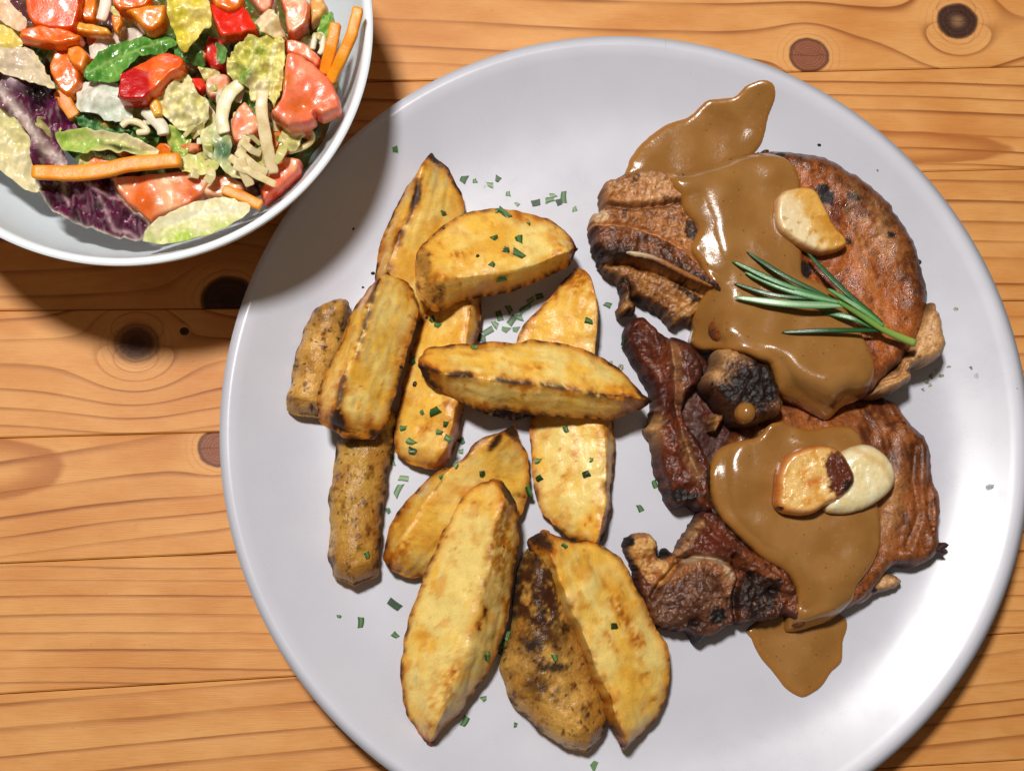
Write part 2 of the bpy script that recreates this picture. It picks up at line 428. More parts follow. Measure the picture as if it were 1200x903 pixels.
m, t, b = new_mat('bowl_plastic')
b.inputs['Base Color'].default_value = (.86, .92, .98, 1); b.inputs['Roughness'].default_value = .25
b.inputs['Subsurface Weight'].default_value = .15; b.inputs['Subsurface Scale'].default_value = .004
gp = t.nodes.new('ShaderNodeNewGeometry').outputs['Position']
t.links.new(bump(t, noise(t, gp, 300, 2), .00008, .5), b.inputs['Normal'])
BC = (-.1213, .1047); BR = .0754; BZ = .060
prof = [(.0001, .0045), (.03, .0048), (.042, .0085), (.053, .017), (.0625, .031), (.0690, .045), (.0722, .0555), (.0733, .0592), (.0742, .0602), (.0752, .0598), (.0754, .0585),
        (.0742, .053), (.0705, .041), (.0640, .027), (.0545, .0135), (.045, .006), (.038, .0035), (.036, .0), (.033, .0), (.031, .0025), (.0001, .0025)]
bowl = tag(lathe('salad_bowl', prof, BC, m, 192), 'pale blue white round bowl full of mixed salad', 'bowl')

# ------------------------------------------------------------------ potato wedges
def wedge(label, L, G, R, ze, zr, depth, kind='flesh', burn=(), dark=(), seed=0, cap=(6, 6), pale=0.0, olive=0.0, skinspot=(), ridgeburn=.8):
    """L, G, R: left edge, ridge and right edge in photograph pixels, both ends named in the same order;
    ze, zr: heights (mm) of edges and ridge at both ends; depth: how far the round skin side reaches below the edges"""
    ns, h, kb = 96, 26, 22
    zref = ZP+.001*(sum(ze)+sum(zr))/4
    if kind == 'skin': ridgeburn = 0
    t = np.linspace(0, 1, ns)
    Lp, Gp, Rp = [spline(q, ns) for q in (L, G, R)]
    s = np.r_[np.linspace(-1, 0, h), np.linspace(0, 1, h)[1:]]
    ze_t = ze[0]+(ze[1]-ze[0])*t; zr_t = zr[0]+(zr[1]-zr[0])*t
    taper = np.clip(np.minimum(t/.10, (1-t)/.10), 0, 1)**.5
    zr_t = ze_t+(zr_t-ze_t)*(.25+.75*taper)
    a = np.abs(s)
    S_, T_ = np.meshgrid(s, t)
    A_ = np.abs(S_)
    if kind == 'flesh':
        sm = np.sqrt(A_**2+.005)-.055                       # softened ridge
        prof = 1-np.clip(sm/(math.sqrt(1.005)-.055), 0, 1)
        prof = prof+.09*np.sin(math.pi*A_)*(.4+.6*(1-A_))
    else:
        prof = np.sqrt(np.clip(1-A_**2.2, 0, 1))
    Z = ze_t[:, None]+(zr_t-ze_t)[:, None]*prof
    side = np.where((S_ < 0)[..., None], Lp[:, None], Rp[:, None])
    PX = Gp[:, None]*(1-A_)[..., None]+side*A_[..., None]
    q = np.linspace(0, 1, kb+2)[1:-1]
    B = Rp[:, None]*(1-q)[None, :, None]+Lp[:, None]*q[None, :, None]
    dep = depth*(.35+.65*taper)
    ZB = ze_t[:, None]-dep[:, None]*np.sin(math.pi*q)[None]**.75
    ring = np.concatenate([PX, B], 1); zz = np.concatenate([Z, ZB], 1)
    if kind == 'flesh':   # the skin side swells a little past the edges
        cen = ((Lp+Rp)/2)[:, None]
        sw = 1+.05*np.sin(2*math.pi*np.clip(q, 0, 1))**2
        ring[:, len(s):] = cen+(ring[:, len(s):]-cen)*sw[None, :, None]
    k = ring.shape[1]
    secs, zsec, tt = [ring], [zz], [t]
    # rounded ends
    axis = [ring[0].mean(0)-ring[4].mean(0), ring[-1].mean(0)-ring[-5].mean(0)]
    caps = []
    for e, (r0, z0) in enumerate(((ring[0], zz[0]), (ring[-1], zz[-1]))):
        c0, cz = r0.mean(0), z0.mean(); ax = axis[e]/(np.linalg.norm(axis[e])+1e-9)
        cs = []
        for f in (.3, .55, .75, .9, .98):
            sc_ = math.cos(f*math.pi/2)
            cs.append((c0+(r0-c0)*sc_+ax*cap[e]*math.sin(f*math.pi/2), cz+(z0-cz)*sc_))
        caps.append(cs)
    allr = [c for c in caps[0][::-1]]+[(ring[i], zz[i]) for i in range(ns)]+caps[1]
    tv = np.r_[np.zeros(5), t, np.ones(5)]
    RX = np.array([r for r, _ in allr]); RZ = np.array([z for _, z in allr]); m_ = len(allr)
    wx, wy = at(RX[..., 0], RX[..., 1], zref)
    V = np.stack([wx, wy, ZP+RZ*.001], -1).reshape(-1, 3)
    i, j = np.meshgrid(np.arange(m_-1), np.arange(k), indexing='ij')
    F = np.stack([i*k+j, i*k+(j+1) % k, (i+1)*k+(j+1) % k, (i+1)*k+j], -1).reshape(-1, 4)
    N = normals(V, F)
    # orientation: the top must point up
    if N.reshape(m_, k, 3)[m_//2, h, 2] < 0: F = F[:, ::-1]; N = -N
    px, py = RX[..., 0].ravel(), RX[..., 1].ravel()
    zv = V[:, 2]*1000
    # lumps, fibres and wrinkles
    lump = fbm(px, py+zv, 34, 3, seed)*.0010+fbm(px, py+zv, 10, 3, seed+2)*.0002
    isS = (np.arange(k) >= len(s))
    Skm = np.broadcast_to(isS, (m_, k)).ravel()
    if kind == 'skin': Skm = ~Skm
    dirx, diry = Gp[-1]-Gp[0]; ln = math.hypot(dirx, diry); dirx, diry = dirx/ln, diry/ln
    ua, va = px*dirx+py*diry, -px*diry+py*dirx
    fibre = pn(ua/30, va/6, seed+.3)*.00025
    wr = fbm(px, py, 18, 3, seed+4, .5)*.0004
    V = V+N*np.where(Skm, lump+wr*(1.0 if kind == 'skin' else .3), lump+fibre)[:, None]
    # colour
    Sv = np.broadcast_to(np.r_[s, np.full(kb, 1.0)], (m_, k)).ravel(); Tv = np.repeat(tv, k)
    n1, n2, n3 = fbm(px, py, 40, 4, seed+1), fbm(px, py, 11, 4, seed+6, .6), fbm(px, py, 5, 3, seed+8, .6)
    base = mix(C(246, 194, 80), C(254, 224, 134), sstep(-.3, .5, n1+pale+pn(ua/30, va/5, seed)*.5))
    base = mix(base, C(222, 156, 48), sstep(-.02, .62, fbm(px, py, 30, 3, seed+12)+.08-pale)*.6)
    wl = np.repeat(np.r_[np.repeat(np.hypot(*(Rp[:1]-Lp[:1]).T), 5), np.hypot(*(Rp-Lp).T), np.repeat(np.hypot(*(Rp[-1:]-Lp[-1:]).T), 5)], k)
    dl = np.hypot(px-np.repeat(np.r_[np.repeat(Lp[:1], 5, 0), Lp, np.repeat(Lp[-1:], 5, 0)][:, 0], k), py-np.repeat(np.r_[np.repeat(Lp[:1], 5, 0), Lp, np.repeat(Lp[-1:], 5, 0)][:, 1], k))
    dr = np.hypot(px-np.repeat(np.r_[np.repeat(Rp[:1], 5, 0), Rp, np.repeat(Rp[-1:], 5, 0)][:, 0], k), py-np.repeat(np.r_[np.repeat(Rp[:1], 5, 0), Rp, np.repeat(Rp[-1:], 5, 0)][:, 1], k))
    dg = np.hypot(px-np.repeat(np.r_[np.repeat(Gp[:1], 5, 0), Gp, np.repeat(Gp[-1:], 5, 0)][:, 0], k), py-np.repeat(np.r_[np.repeat(Gp[:1], 5, 0), Gp, np.repeat(Gp[-1:], 5, 0)][:, 1], k))
    de = np.minimum(dl, dr)
    le = np.minimum(Tv, 1-Tv)*ln
    brown = .95*np.exp(-(de/(7+4*n1))**2)+.75*np.exp(-np.clip(le, 0, 99)/15)*np.clip(.9+.6*n2, 0, 1.2)+((.25+ridgeburn)*.8 if kind == 'flesh' else 0)*np.exp(-(dg/8)**2)*sstep(-.5, .3, n2+.1)
    brown = brown+.45*sstep(.34, .6, n2+.2*n3)
    char = 1.3*ridgeburn*np.exp(-(dg/(3.2+2.2*n1))**2)*sstep(-.2, .3, n2+.6*n1+.2*n3+.7*(ridgeburn-.6))+np.exp(-(de/3.8)**2)*sstep(-.25, .3, n2+.3*n3)*1.1
    for (bx, by, r1, r2, an, st) in burn:
        bb = blob(px, py, bx, by, r1, r2, an)*st
        brown = brown+1.2*bb; char = char+2.0*np.clip(bb+n3*.6*sstep(.1, .4, bb)-.3, 0, 1)
    for (bx, by, r1, r2, an, st) in dark:
        brown = brown+blob(px, py, bx, by, r1, r2, an)*st*sstep(-.5, .25, n3+n2*.8)
    brown = brown+.45*sstep(.5, .75, n3+.3*n2)+.5*sstep(.12, .5, fbm(px, py, 22, 4, seed+15, .55))
    fl = mix(base, C(208, 132, 34), np.clip(brown, 0, 1))
    fl = mix(fl, C(150, 76, 20), np.clip(brown-.75, 0, 1)*.9)
    sk = mix(C(174, 122, 50), C(210, 160, 80), sstep(-.4, .4, n1+.4*n3))
    sk = mix(sk, C(112, 66, 28), sstep(.1, .55, n2))
    if kind == 'skin': sk = mix(sk, C(236, 186, 88), np.exp(-(de/3)**2)*.5)
    sk = mix(sk, C(150, 116, 30), olive*sstep(-.4, .3, n1))
    sk = mix(sk, C(52, 26, 14), sstep(.4, .62, n3+.25*n2))
    dk = np.zeros_like(px)
    for (bx, by, r1, r2, an, st) in dark: dk = dk+blob(px, py, bx, by, r1, r2, an)*st
    if kind == 'skin': sk = mix(sk, C(64, 34, 20), np.clip(dk*1.2, 0, 1)*sstep(-.6, .1, n2))
    ss = Skm.astype(float)
    for (bx, by, r1, r2, an) in skinspot:
        ss = np.maximum(ss, sstep(.42, .6, blob(px, py, bx, by, r1, r2, an)+.12*n2))
    col = mix(fl, sk, ss)
    col = mix(col, C(30, 17, 12), np.clip(char, 0, 1)*.93)
    rg = np.clip(.33+.12*n2+.25*np.clip(char, 0, 1)-.08*Skm, .22, .9)
    rg = np.clip(rg+.35*np.exp(-(de/4)**2)+(.3*Skm if kind == 'flesh' else 0), .2, .95)
    # two parts that share their seam
    cut = np.broadcast_to(~isS, (m_-1, k)).copy(); cut[:, len(s)-1] = False
    cut = cut.ravel()
    c = np.array([V[:, 0].mean(), V[:, 1].mean(), V[:, 2].min()])
    root = thing('potato_wedge', label, 'potato wedge', c, 'roast potato wedges on the plate')
    names = ('flesh', 'skin') if kind == 'flesh' else ('skin', 'flesh')
    for nm, f in zip(names, (F[cut], F[~cut])):
        u, inv = np.unique(f, return_inverse=True)
        mesh(nm, V[u], inv.reshape(f.shape), M_flesh if nm == 'flesh' else M_skin, root, col[u], rg[u])
    return root

wedge('brown speckled potato wedge lying skin side up against the ridged wedge at the pile edge', [(387, 352), (364, 366), (349, 400), (343, 430), (334, 460), (333, 478)], [(398, 350), (388, 368), (376, 400), (368, 430), (360, 460), (356, 484)], [(408, 352), (410, 380), (402, 420), (394, 455), (382, 486)], (5, 5), (16, 15), 7, 'skin', seed=1, dark=[(375, 370, 25, 14, 20, .5)], cap=(4, 5))
wedge('long olive brown wedge lying skin side up below the ridged wedge', [(400, 480), (395, 512), (387, 542), (385, 577), (386, 620), (383, 655), (388, 674)], [(430, 480), (428, 512), (421, 545), (417, 580), (416, 620), (414, 655), (414, 684)], [(465, 480), (461, 507), (454, 557), (449, 595), (445, 645), (443, 672)], (3, 5), (11, 16), 6, 'skin', seed=2, olive=.35, dark=[(388, 660, 12, 18, 0, .5), (425, 510, 40, 14, 0, .8)], cap=(4, 7))
wedge('potato wedge with pointed charred tip aimed away from the pile and black streak', [(503, 180), (492, 197), (475, 217), (460, 247), (445, 282), (439, 322), (445, 365)], [(506, 179), (497, 195), (490, 222), (484, 250), (470, 278), (458, 312), (460, 368)], [(509, 180), (527, 195), (545, 237), (550, 280), (540, 330), (500, 370)], (6, 4), (16, 13), 5, seed=3, cap=(3, 5), ridgeburn=.55,
      burn=[(509, 184, 16, 9, 30, 1.2), (487, 238, 17, 5, 110, 1.1), (536, 215, 22, 4, 60, .8), (467, 280, 16, 5, 115, .5)])
wedge('golden flat wedge standing under two crossing wedges with herb bits on its end', [(520, 335), (500, 360), (485, 400), (472, 450), (463, 500), (461, 525), (474, 540)], [(549, 338), (551, 365), (545, 400), (537, 450), (530, 490), (524, 520), (508, 546)], [(566, 335), (566, 370), (559, 400), (548, 450), (541, 490), (535, 523), (520, 546)], (5, 5), (13, 15), 5, seed=4, cap=(4, 4), ridgeburn=.25, dark=[(505, 500, 20, 12, 20, .8), (523, 475, 6, 6, 0, .9), (545, 385, 8, 6, 0, .6)])
wedge('triangular golden wedge poking out between the thick wedge and the long crossing wedge', [(673, 315), (651, 340), (631, 362), (608, 388), (600, 430), (610, 460)], [(679, 314), (690, 328), (698, 360), (697, 392), (690, 425), (650, 462)], [(682, 314), (693, 326), (703, 360), (702, 392), (698, 420), (680, 460)], (6, 3), (14, 9), 5, seed=5, cap=(3, 4), ridgeburn=.1, dark=[(675, 332, 9, 18, 20, 1.3), (650, 347, 6, 5, 0, .9), (690, 390, 8, 14, 30, .5)])
wedge('pale yellow blunt wedge running out from under the long crossing wedge toward its neighbour', [(630, 445), (623, 500), (623, 525), (626, 555), (631, 590), (645, 612), (672, 632), (691, 641)], [(700, 445), (705, 500), (707, 530), (707, 567), (704, 605), (697, 640)], [(718, 445), (723, 526), (719, 573), (713, 615), (707, 635), (700, 641)], (2, 6), (10, 15), 6, seed=6, pale=.4, cap=(4, 3), ridgeburn=.45)
wedge('potato wedge with a black burnt tip and orange face behind the largest wedge', [(597, 498), (585, 502), (560, 514), (540, 537), (507, 554), (484, 578), (459, 610), (448, 652)], [(600, 498), (576, 514), (546, 537), (521, 559), (493, 597), (479, 622), (460, 662)], [(606, 499), (619, 532), (621, 565), (612, 600), (570, 640), (520, 668), (486, 679)], (7, 5), (20, 16), 6, seed=7, cap=(4, 4), ridgeburn=.15,
      burn=[(598, 503, 14, 8, 60, 1.4), (580, 518, 14, 5, 130, 1.1), (452, 665, 9, 8, 0, 1.1), (613, 580, 4, 20, 100, .5)], dark=[(478, 640, 30, 9, 125, .8), (555, 575, 30, 8, 140, .4)])
wedge('brown wedge with shade painted in, lying skin side up, mostly hidden beneath the long crossing wedge', [(548, 462), (570, 484), (600, 490), (626, 484)], [(550, 470), (575, 474), (600, 474), (624, 470)], [(552, 450), (575, 452), (600, 450), (622, 452)], (2, 2), (9, 9), 2, 'skin', seed=8, dark=[(590, 475, 50, 30, 0, 1)])  # dark blob puts the shade under the crossing wedge into the skin colour
wedge('scorched dark brown wedge lying skin side up beneath the brown flecked wedge', [(620, 644), (608, 668), (602, 726), (589, 766), (588, 790), (599, 821), (619, 844), (642, 864), (664, 878)], [(634, 640), (632, 668), (636, 726), (636, 766), (640, 790), (652, 821), (666, 844), (678, 864), (688, 880)], [(650, 644), (662, 690), (682, 740), (702, 790), (713, 836), (708, 866)], (4, 4), (20, 16), 5, 'skin', seed=9, cap=(4, 6),
      burn=[(622, 755, 13, 10, 0, 1.1), (645, 780, 20, 7, 0, 1.1), (632, 715, 9, 7, 0, .9), (660, 735, 8, 9, 0, .9), (684, 837, 6, 6, 0, .9), (628, 650, 12, 16, 0, .7)], dark=[(630, 700, 40, 75, -8, 1.0), (635, 805, 30, 14, 20, .6)])
wedge('broad golden wedge with brown flecks leaning on the scorched one beside the bones', [(634, 623), (621, 635), (627, 653), (644, 686), (670, 740), (694, 796), (711, 838), (731, 876)], [(640, 624), (641, 640), (652, 672), (670, 715), (690, 762), (709, 806), (722, 842), (735, 877)], [(646, 624), (676, 633), (706, 638), (732, 658), (755, 700), (772, 733), (787, 760), (789, 793), (781, 829), (765, 855), (741, 877)], (11, 7), (24, 19), 8, seed=10, pale=.15, cap=(4, 4), ridgeburn=.3,
      burn=[(632, 632, 18, 10, 40, 1.3)], dark=[(724, 710, 26, 10, 62, 1.2), (745, 745, 20, 8, 62, 1.0), (755, 792, 10, 7, 40, .9), (716, 755, 24, 6, 62, .7), (760, 815, 12, 6, 60, .8)])
wedge('ridged wedge with a charred spine and blackened end lying across the skin side up wedges', [(451, 316), (426, 338), (406, 370), (391, 412), (376, 442), (372, 467), (373, 490)], [(453, 316), (443, 334), (436, 357), (429, 385), (419, 417), (409, 434), (400, 465), (394, 500)], [(458, 316), (480, 327), (491, 350), (490, 364), (479, 400), (466, 445), (454, 490), (443, 510)], (15, 17), (27, 29), 7, seed=11, cap=(3, 9), ridgeburn=.75, pale=.1,
      burn=[(396, 494, 13, 10, 30, 1.3), (438, 508, 7, 9, 0, 1.1), (413, 512, 12, 6, 20, .9)], dark=[(385, 470, 10, 20, 15, .4)])
wedge('thick pale yellow wedge lying across the others with greenish skin at one end', [(487, 300), (490, 288), (506, 271), (526, 256), (547, 243), (575, 239), (605, 241), (630, 247), (655, 257), (671, 271), (679, 284)], [(500, 330), (521, 331), (555, 328), (592, 321), (630, 311), (660, 298), (677, 288)], [(494, 350), (502, 358), (514, 362), (542, 350), (580, 342), (620, 330), (655, 315), (673, 303), (679, 289)], (17, 14), (30, 24), 7, seed=12, cap=(6, 3), ridgeburn=.12,
      skinspot=[(492, 325, 15, 40, 10), (510, 345, 16, 14, 0)], burn=[(679, 285, 5, 12, -20, .8), (511, 329, 9, 8, 0, .45)], dark=[(543, 300, 16, 4, -12, 1.0), (536, 303, 8, 6, 30, .9), (620, 252, 20, 6, 15, .5), (655, 292, 6, 6, 0, .6), (504, 300, 6, 6, 0, .9)])
wedge('long golden wedge with burnt edges lying across the middle of the pile', [(494, 414), (503, 403), (527, 401), (565, 398), (602, 397), (630, 394), (665, 400), (695, 408), (720, 423), (740, 441), (754, 456), (764, 467)], [(499, 430), (520, 441), (545, 442), (590, 449), (627, 452), (665, 458), (702, 465), (740, 467), (764, 468)], [(494, 428), (499, 441), (511, 453), (536, 465), (565, 477), (590, 479), (630, 483), (665, 487), (722, 488), (754, 476), (764, 469)], (15, 15), (27, 25), 6, seed=13, cap=(3, 3), ridgeburn=.85, pale=.1,
      burn=[(496, 437, 8, 18, -30, 1.2), (547, 441, 12, 4, 5, .8), (755, 462, 14, 9, 45, 1.1), (722, 425, 20, 4, 40, .7)], dark=[(620, 432, 26, 6, -5, .8), (575, 408, 20, 5, -8, .6)])
wedge('largest wedge, pale yellow with an orange ridge and dark top end, leaning on the pile', [(573, 563), (553, 571), (533, 592), (516, 629), (497, 674), (484, 708), (475, 746), (469, 783), (474, 834), (488, 860), (501, 874)], [(582, 564), (588, 590), (577, 622), (571, 663), (560, 704), (549, 746), (537, 783), (522, 821), (506, 871)], [(592, 567), (606, 588), (610, 614), (604, 670), (595, 731), (580, 775), (557, 815), (528, 853), (510, 872)], (16, 5), (29, 18), 8, seed=14, pale=.45, cap=(4, 4), ridgeburn=.35,
      burn=[(598, 578, 9, 20, -25, 1.3), (568, 716, 4, 8, 20, .8), (560, 733, 3, 5, 0, .7)], dark=[(592, 620, 13, 30, 0, 1.2), (585, 660, 12, 25, 5, .9), (512, 805, 16, 30, 10, .6), (532, 785, 7, 14, 20, .8), (585, 700, 10, 20, 0, .4)])

# ------------------------------------------------------------------ pork chops
ZC = ZP+.017
def meat_col(seed, lo, hi, dk=.0, spots=(), tan=(), bias=0.0, ang=70, edge_dark=.85):
    ca, sa = math.cos(math.radians(ang)), math.sin(math.radians(ang))
    def f(x, y, d, z):
        n1, n2, n3, n4 = fbm(x, y, 55, 4, seed, .6), fbm(x, y, 18, 4, seed+3, .65), fbm(x, y, 6, 3, seed+6, .65), fbm(x, y, 2.8, 2, seed+9, .7)
        u, v = x*ca+y*sa, -x*sa+y*ca
        st = pn(u/38, v/4.5, seed+.7)+.5*pn(u/20, v/2.4, seed+2.7)
        c = mix(C(*lo), C(*hi), sstep(-.45, .45, n1*.9+n2*.4+.15*n3+.32*st+bias))
        c = mix(c, C(66, 28, 14), sstep(.08, .5, n2+.45*n3-.05+dk)*.85)
        c = mix(c, C(198, 136, 78), sstep(.4, .8, .7*n3+.5*st-dk)*.35)
        c = mix(c, C(62, 26, 14), np.exp(-(d/8)**2)*sstep(-.45, .3, n2+.4*n3+.2)*edge_dark)
        for (bx, by, r1, r2, an, s_) in tan:
            c = mix(c, C(200, 150, 96), np.clip(blob(x, y, bx, by, r1, r2, an)*s_*(1+.9*n2+.6*n3), 0, 1))
        for (bx, by, r1, r2, an, s_) in spots:
            bb = blob(x, y, bx, by, r1, r2, an)*s_
            c = mix(c, C(28, 15, 11), sstep(.35, .6, bb+.5*n3*sstep(.05, .3, bb)))
        return c*np.clip(1+.45*n4, .35, 1.8)[:, None]
    return f
def meat_rgh(seed, base=.38):
    return lambda x, y, d, z: np.clip(base+.2*fbm(x, y, 9, 3, seed)+.5*np.exp(-(d/3)**2), .14, .95)
def slab(T, R, lump, fine, seed, base=None, dome=0.0, groove=None):
    """rounded slab: thickness T mm, edge radius R px, lumps and crust in mm"""
    def f(x, y, d):
        b0 = base(x, y) if base else 0
        e = edge(d, R)
        z = b0+T*(.35+.65*e)+dome*sstep(0, 60, d)+(fbm(x, y, 34, 3, seed)*lump+fbm(x, y, 9, 4, seed+2, .6)*fine*.6)*(.3+.7*e)
        if groove is not None: z = z+groove(x, y)
        return z
    return f
baseA = lambda x, y: 7*sstep(330, 470, y)+3.5*sstep(860, 720, x)*(1-sstep(330, 470, y))
baseB = lambda x, y: np.zeros_like(x)

def center(outline, z=ZC):
    a = np.mean(outline, 0); p = at3(a[0], a[1], z); return (p[0], p[1], ZP)
# lower chop -------------------------------------------------------
oB = [(1057, 460), (1074, 480), (1089, 500), (1097, 508), (1105, 530), (1107, 559), (1115, 588), (1113, 618), (1114, 645), (1103, 656), (1082, 665), (1059, 663), (1045, 680), (1030, 698), (1006, 714), (990, 724), (964, 733), (938, 736), (944, 722), (948, 700), (925, 672), (892, 646), (868, 622), (852, 595), (846, 555), (852, 528), (862, 500), (880, 470), (960, 445)]
chopB = thing('pork_chop', 'bone-in pork chop with gravy and two garlic pieces, partly under the other chop', 'pork chop', center(oB))
topB = slab(12, 16, .9, .4, 41, lambda x, y: -6*sstep(520, 440, y), groove=lambda x, y: -1.6*line(x, y, [(1082, 520), (1078, 560), (1085, 600), (1070, 640)], 5)-1.0*line(x, y, [(1098, 530), (1095, 580), (1100, 620)], 4)+.9*np.sin((x*.9+y*.15)/4.2)*sstep(1020, 1060, x)*.35)
patch('meat', oB, topB, meat_col(41, (84, 40, 17), (152, 86, 40), -.02, [(1118, 642, 14, 5, -10, 1)], [(1050, 590, 14, 40, 10, .5)], .1), M_meat, ZC, 1.4, 0, None, (2.2, 9), 41, chopB, True, meat_rgh(41, .26))
oGapShade = [(790, 392), (815, 392), (850, 430), (870, 470), (880, 510), (862, 540), (850, 580), (850, 600), (830, 600), (815, 560), (805, 510), (795, 450)]
patch('rib_meat', oGapShade, slab(7, 14, 1.2, .9, 44), meat_col(44, (60, 26, 18), (100, 50, 30), .25), M_meat, ZC, 1.6, 0, None, (1.5, 8), 44, chopB, True, .4)  # dark low slab stands in for the shadow between rib and charred bone
oArm = [(740, 376), (748, 367), (762, 368), (780, 385), (800, 393), (815, 398), (830, 425), (826, 445), (812, 460), (806, 480), (816, 500), (830, 520), (840, 548), (838, 575), (842, 598), (828, 598), (812, 590), (793, 592), (782, 565), (775, 543), (770, 513), (762, 500), (768, 488), (770, 460), (756, 430), (744, 412), (738, 394)]
patch('rib_meat', oArm, slab(13, 10, 2.6, 1.3, 43, groove=lambda x, y: -2.4*line(x, y, [(790, 395), (796, 430), (795, 470), (805, 510), (820, 550)], 4)+1.2*line(x, y, [(770, 400), (782, 440), (785, 500), (800, 560)], 10)),
      meat_col(43, (74, 28, 18), (124, 60, 36), .14, [(800, 580, 26, 9, 10, .9), (787, 575, 10, 14, 0, .6), (758, 445, 5, 12, 0, .8), (835, 560, 6, 24, 0, .7)], [(797, 430, 5, 40, -5, .45), (772, 500, 7, 20, 0, .6), (812, 535, 6, 24, -20, .6), (765, 497, 8, 9, 0, .8)]), M_meat, ZC, 1.3, 0, None, (2.4, 8), 43, chopB, True, meat_rgh(43, .3))
patch('meat', [(836, 596), (852, 590), (900, 620), (960, 660), (985, 700), (975, 722), (940, 722), (900, 700), (860, 660)], slab(7, 10, .8, .8, 46), meat_col(46, (60, 28, 18), (104, 54, 30), .2), M_meat, ZC, 1.6, 0, None, (1.5, 8), 46, chopB, True, .4)
oBone = [(822, 606), (834, 594), (850, 602), (866, 622), (884, 640), (902, 650), (932, 668), (946, 696), (944, 726), (929, 722), (914, 727), (900, 729), (880, 732), (862, 735), (845, 745), (834, 750), (826, 759), (820, 751), (814, 741), (800, 741), (784, 737), (771, 732), (762, 712), (753, 688), (747, 662), (738, 643), (741, 629), (756, 622), (770, 626), (778, 637), (774, 648), (781, 652), (786, 641), (797, 647), (806, 632)]
seam1 = [(866, 652), (872, 676), (866, 700), (870, 735)]; seam2 = [(768, 700), (778, 682), (796, 662), (812, 654)]; seam3 = [(796, 654), (815, 651), (846, 654), (866, 662), (886, 676)]
def bone_groove(x, y):
    z = 3.0*blob(x, y, 816, 700, 46, 40)-3.5*line(x, y, seam1, 3.5)-3.0*line(x, y, seam2, 3.5)-3.0*line(x, y, seam3, 3)
    z = z+2.5*blob(x, y, 757, 640, 14)+2.0*blob(x, y, 787, 664, 9, 16, 35)-3.5*blob(x, y, 912, 692, 9, 6)-2.5*blob(x, y, 820, 729, 8, 4)-3*sstep(735, 760, y)
    return z+2.2*line(x, y, [(826, 612), (850, 636), (880, 654), (930, 690)], 7)+fbm(x, y, 12, 4, 147, .65)*1.1*sstep(850, 880, x)
def bone_col(x, y, d, z):
    n2, n3 = fbm(x, y, 14, 4, 148, .65), fbm(x, y, 5, 3, 149, .65)
    c = meat_col(45, (92, 44, 26), (138, 76, 44), .1, (), (), 0, 40)(x, y, d, z)
    rd = meat_col(49, (70, 42, 30), (118, 76, 52), .12, (), (), 0, 20, .4)(x, y, d, z)
    ir = sstep(.42, .55, blob(x, y, 816, 700, 60, 52)+.04*n2)*sstep(872, 864, x)
    c = mix(c, rd, ir)
    c = mix(c, C(172, 108, 60), line(x, y, [(792, 678), (806, 664), (832, 658), (852, 668), (862, 690)], 7)*np.clip(.7+.6*n2, 0, 1))
    c = mix(c, C(196, 170, 132), line(x, y, [(808, 657), (832, 651), (852, 659), (863, 676)], 3)*.85)
    gk = np.clip(blob(x, y, 757, 640, 19, 22)+blob(x, y, 768, 668, 12, 22, -20)+blob(x, y, 788, 664, 9, 18, 35), 0, 1)
    c = mix(c, mix(C(160, 96, 44), C(210, 160, 92), sstep(-.3, .4, n2)), sstep(.4, .6, gk+.1*n3))
    c = mix(c, C(196, 140, 84), line(x, y, [(824, 612), (812, 632), (800, 646)], 5)*np.clip(.6+n3, 0, 1))
    c = mix(c, C(104, 38, 24), blob(x, y, 838, 632, 15, 18, 0)*.7)
    ch = sstep(.35, .6, blob(x, y, 890, 698, 34, 34)+.5*n2)
    c = mix(c, C(30, 18, 14), ch*.92)
    c = mix(c, C(188, 128, 80), sstep(.35, .6, n3+.3*n2)*blob(x, y, 905, 712, 40, 18)*.7)
    for bx, by, r1, r2 in ((742, 632, 6, 9), (784, 646, 8, 5), (826, 752, 14, 8), (816, 731, 9, 4), (912, 692, 9, 6), (845, 722, 12, 12)):
        c = mix(c, C(26, 16, 12), sstep(.35, .6, blob(x, y, bx, by, r1, r2)+.35*n3))
    return c
patch('bone', oBone, slab(11, 7, 1.2, 1.5, 49, groove=bone_groove), bone_col, M_meat, ZC, 1.1, 0, None, (3.0, 7), 49, chopB, True, meat_rgh(49, .34), 260)
patch('fat_edge', [(1012, 706), (1022, 688), (1040, 672), (1058, 671), (1072, 681), (1063, 690), (1040, 698), (1024, 708)], slab(8, 8, 1.6, .9, 55), meat_col(55, (176, 122, 72), (222, 180, 130), -.2, [(1034, 690, 6, 9, 0, .9)], [(1055, 680, 20, 10, 0, .6)], .2), M_meat, ZC, 1.2, 0, None, (2, 6), 55, chopB, True, .35)
patch('burnt_shred', [(1094, 637), (1104, 641), (1114, 635), (1125, 637), (1118, 643), (1122, 648), (1108, 647), (1100, 645)], slab(3, 4, .6, .5, 57, lambda x, y: 7+0*x), meat_col(57, (22, 16, 14), (40, 26, 20), .3), M_meat, ZC, 1.0, 6, None, (2, 4), 57, chopB, False, .6)
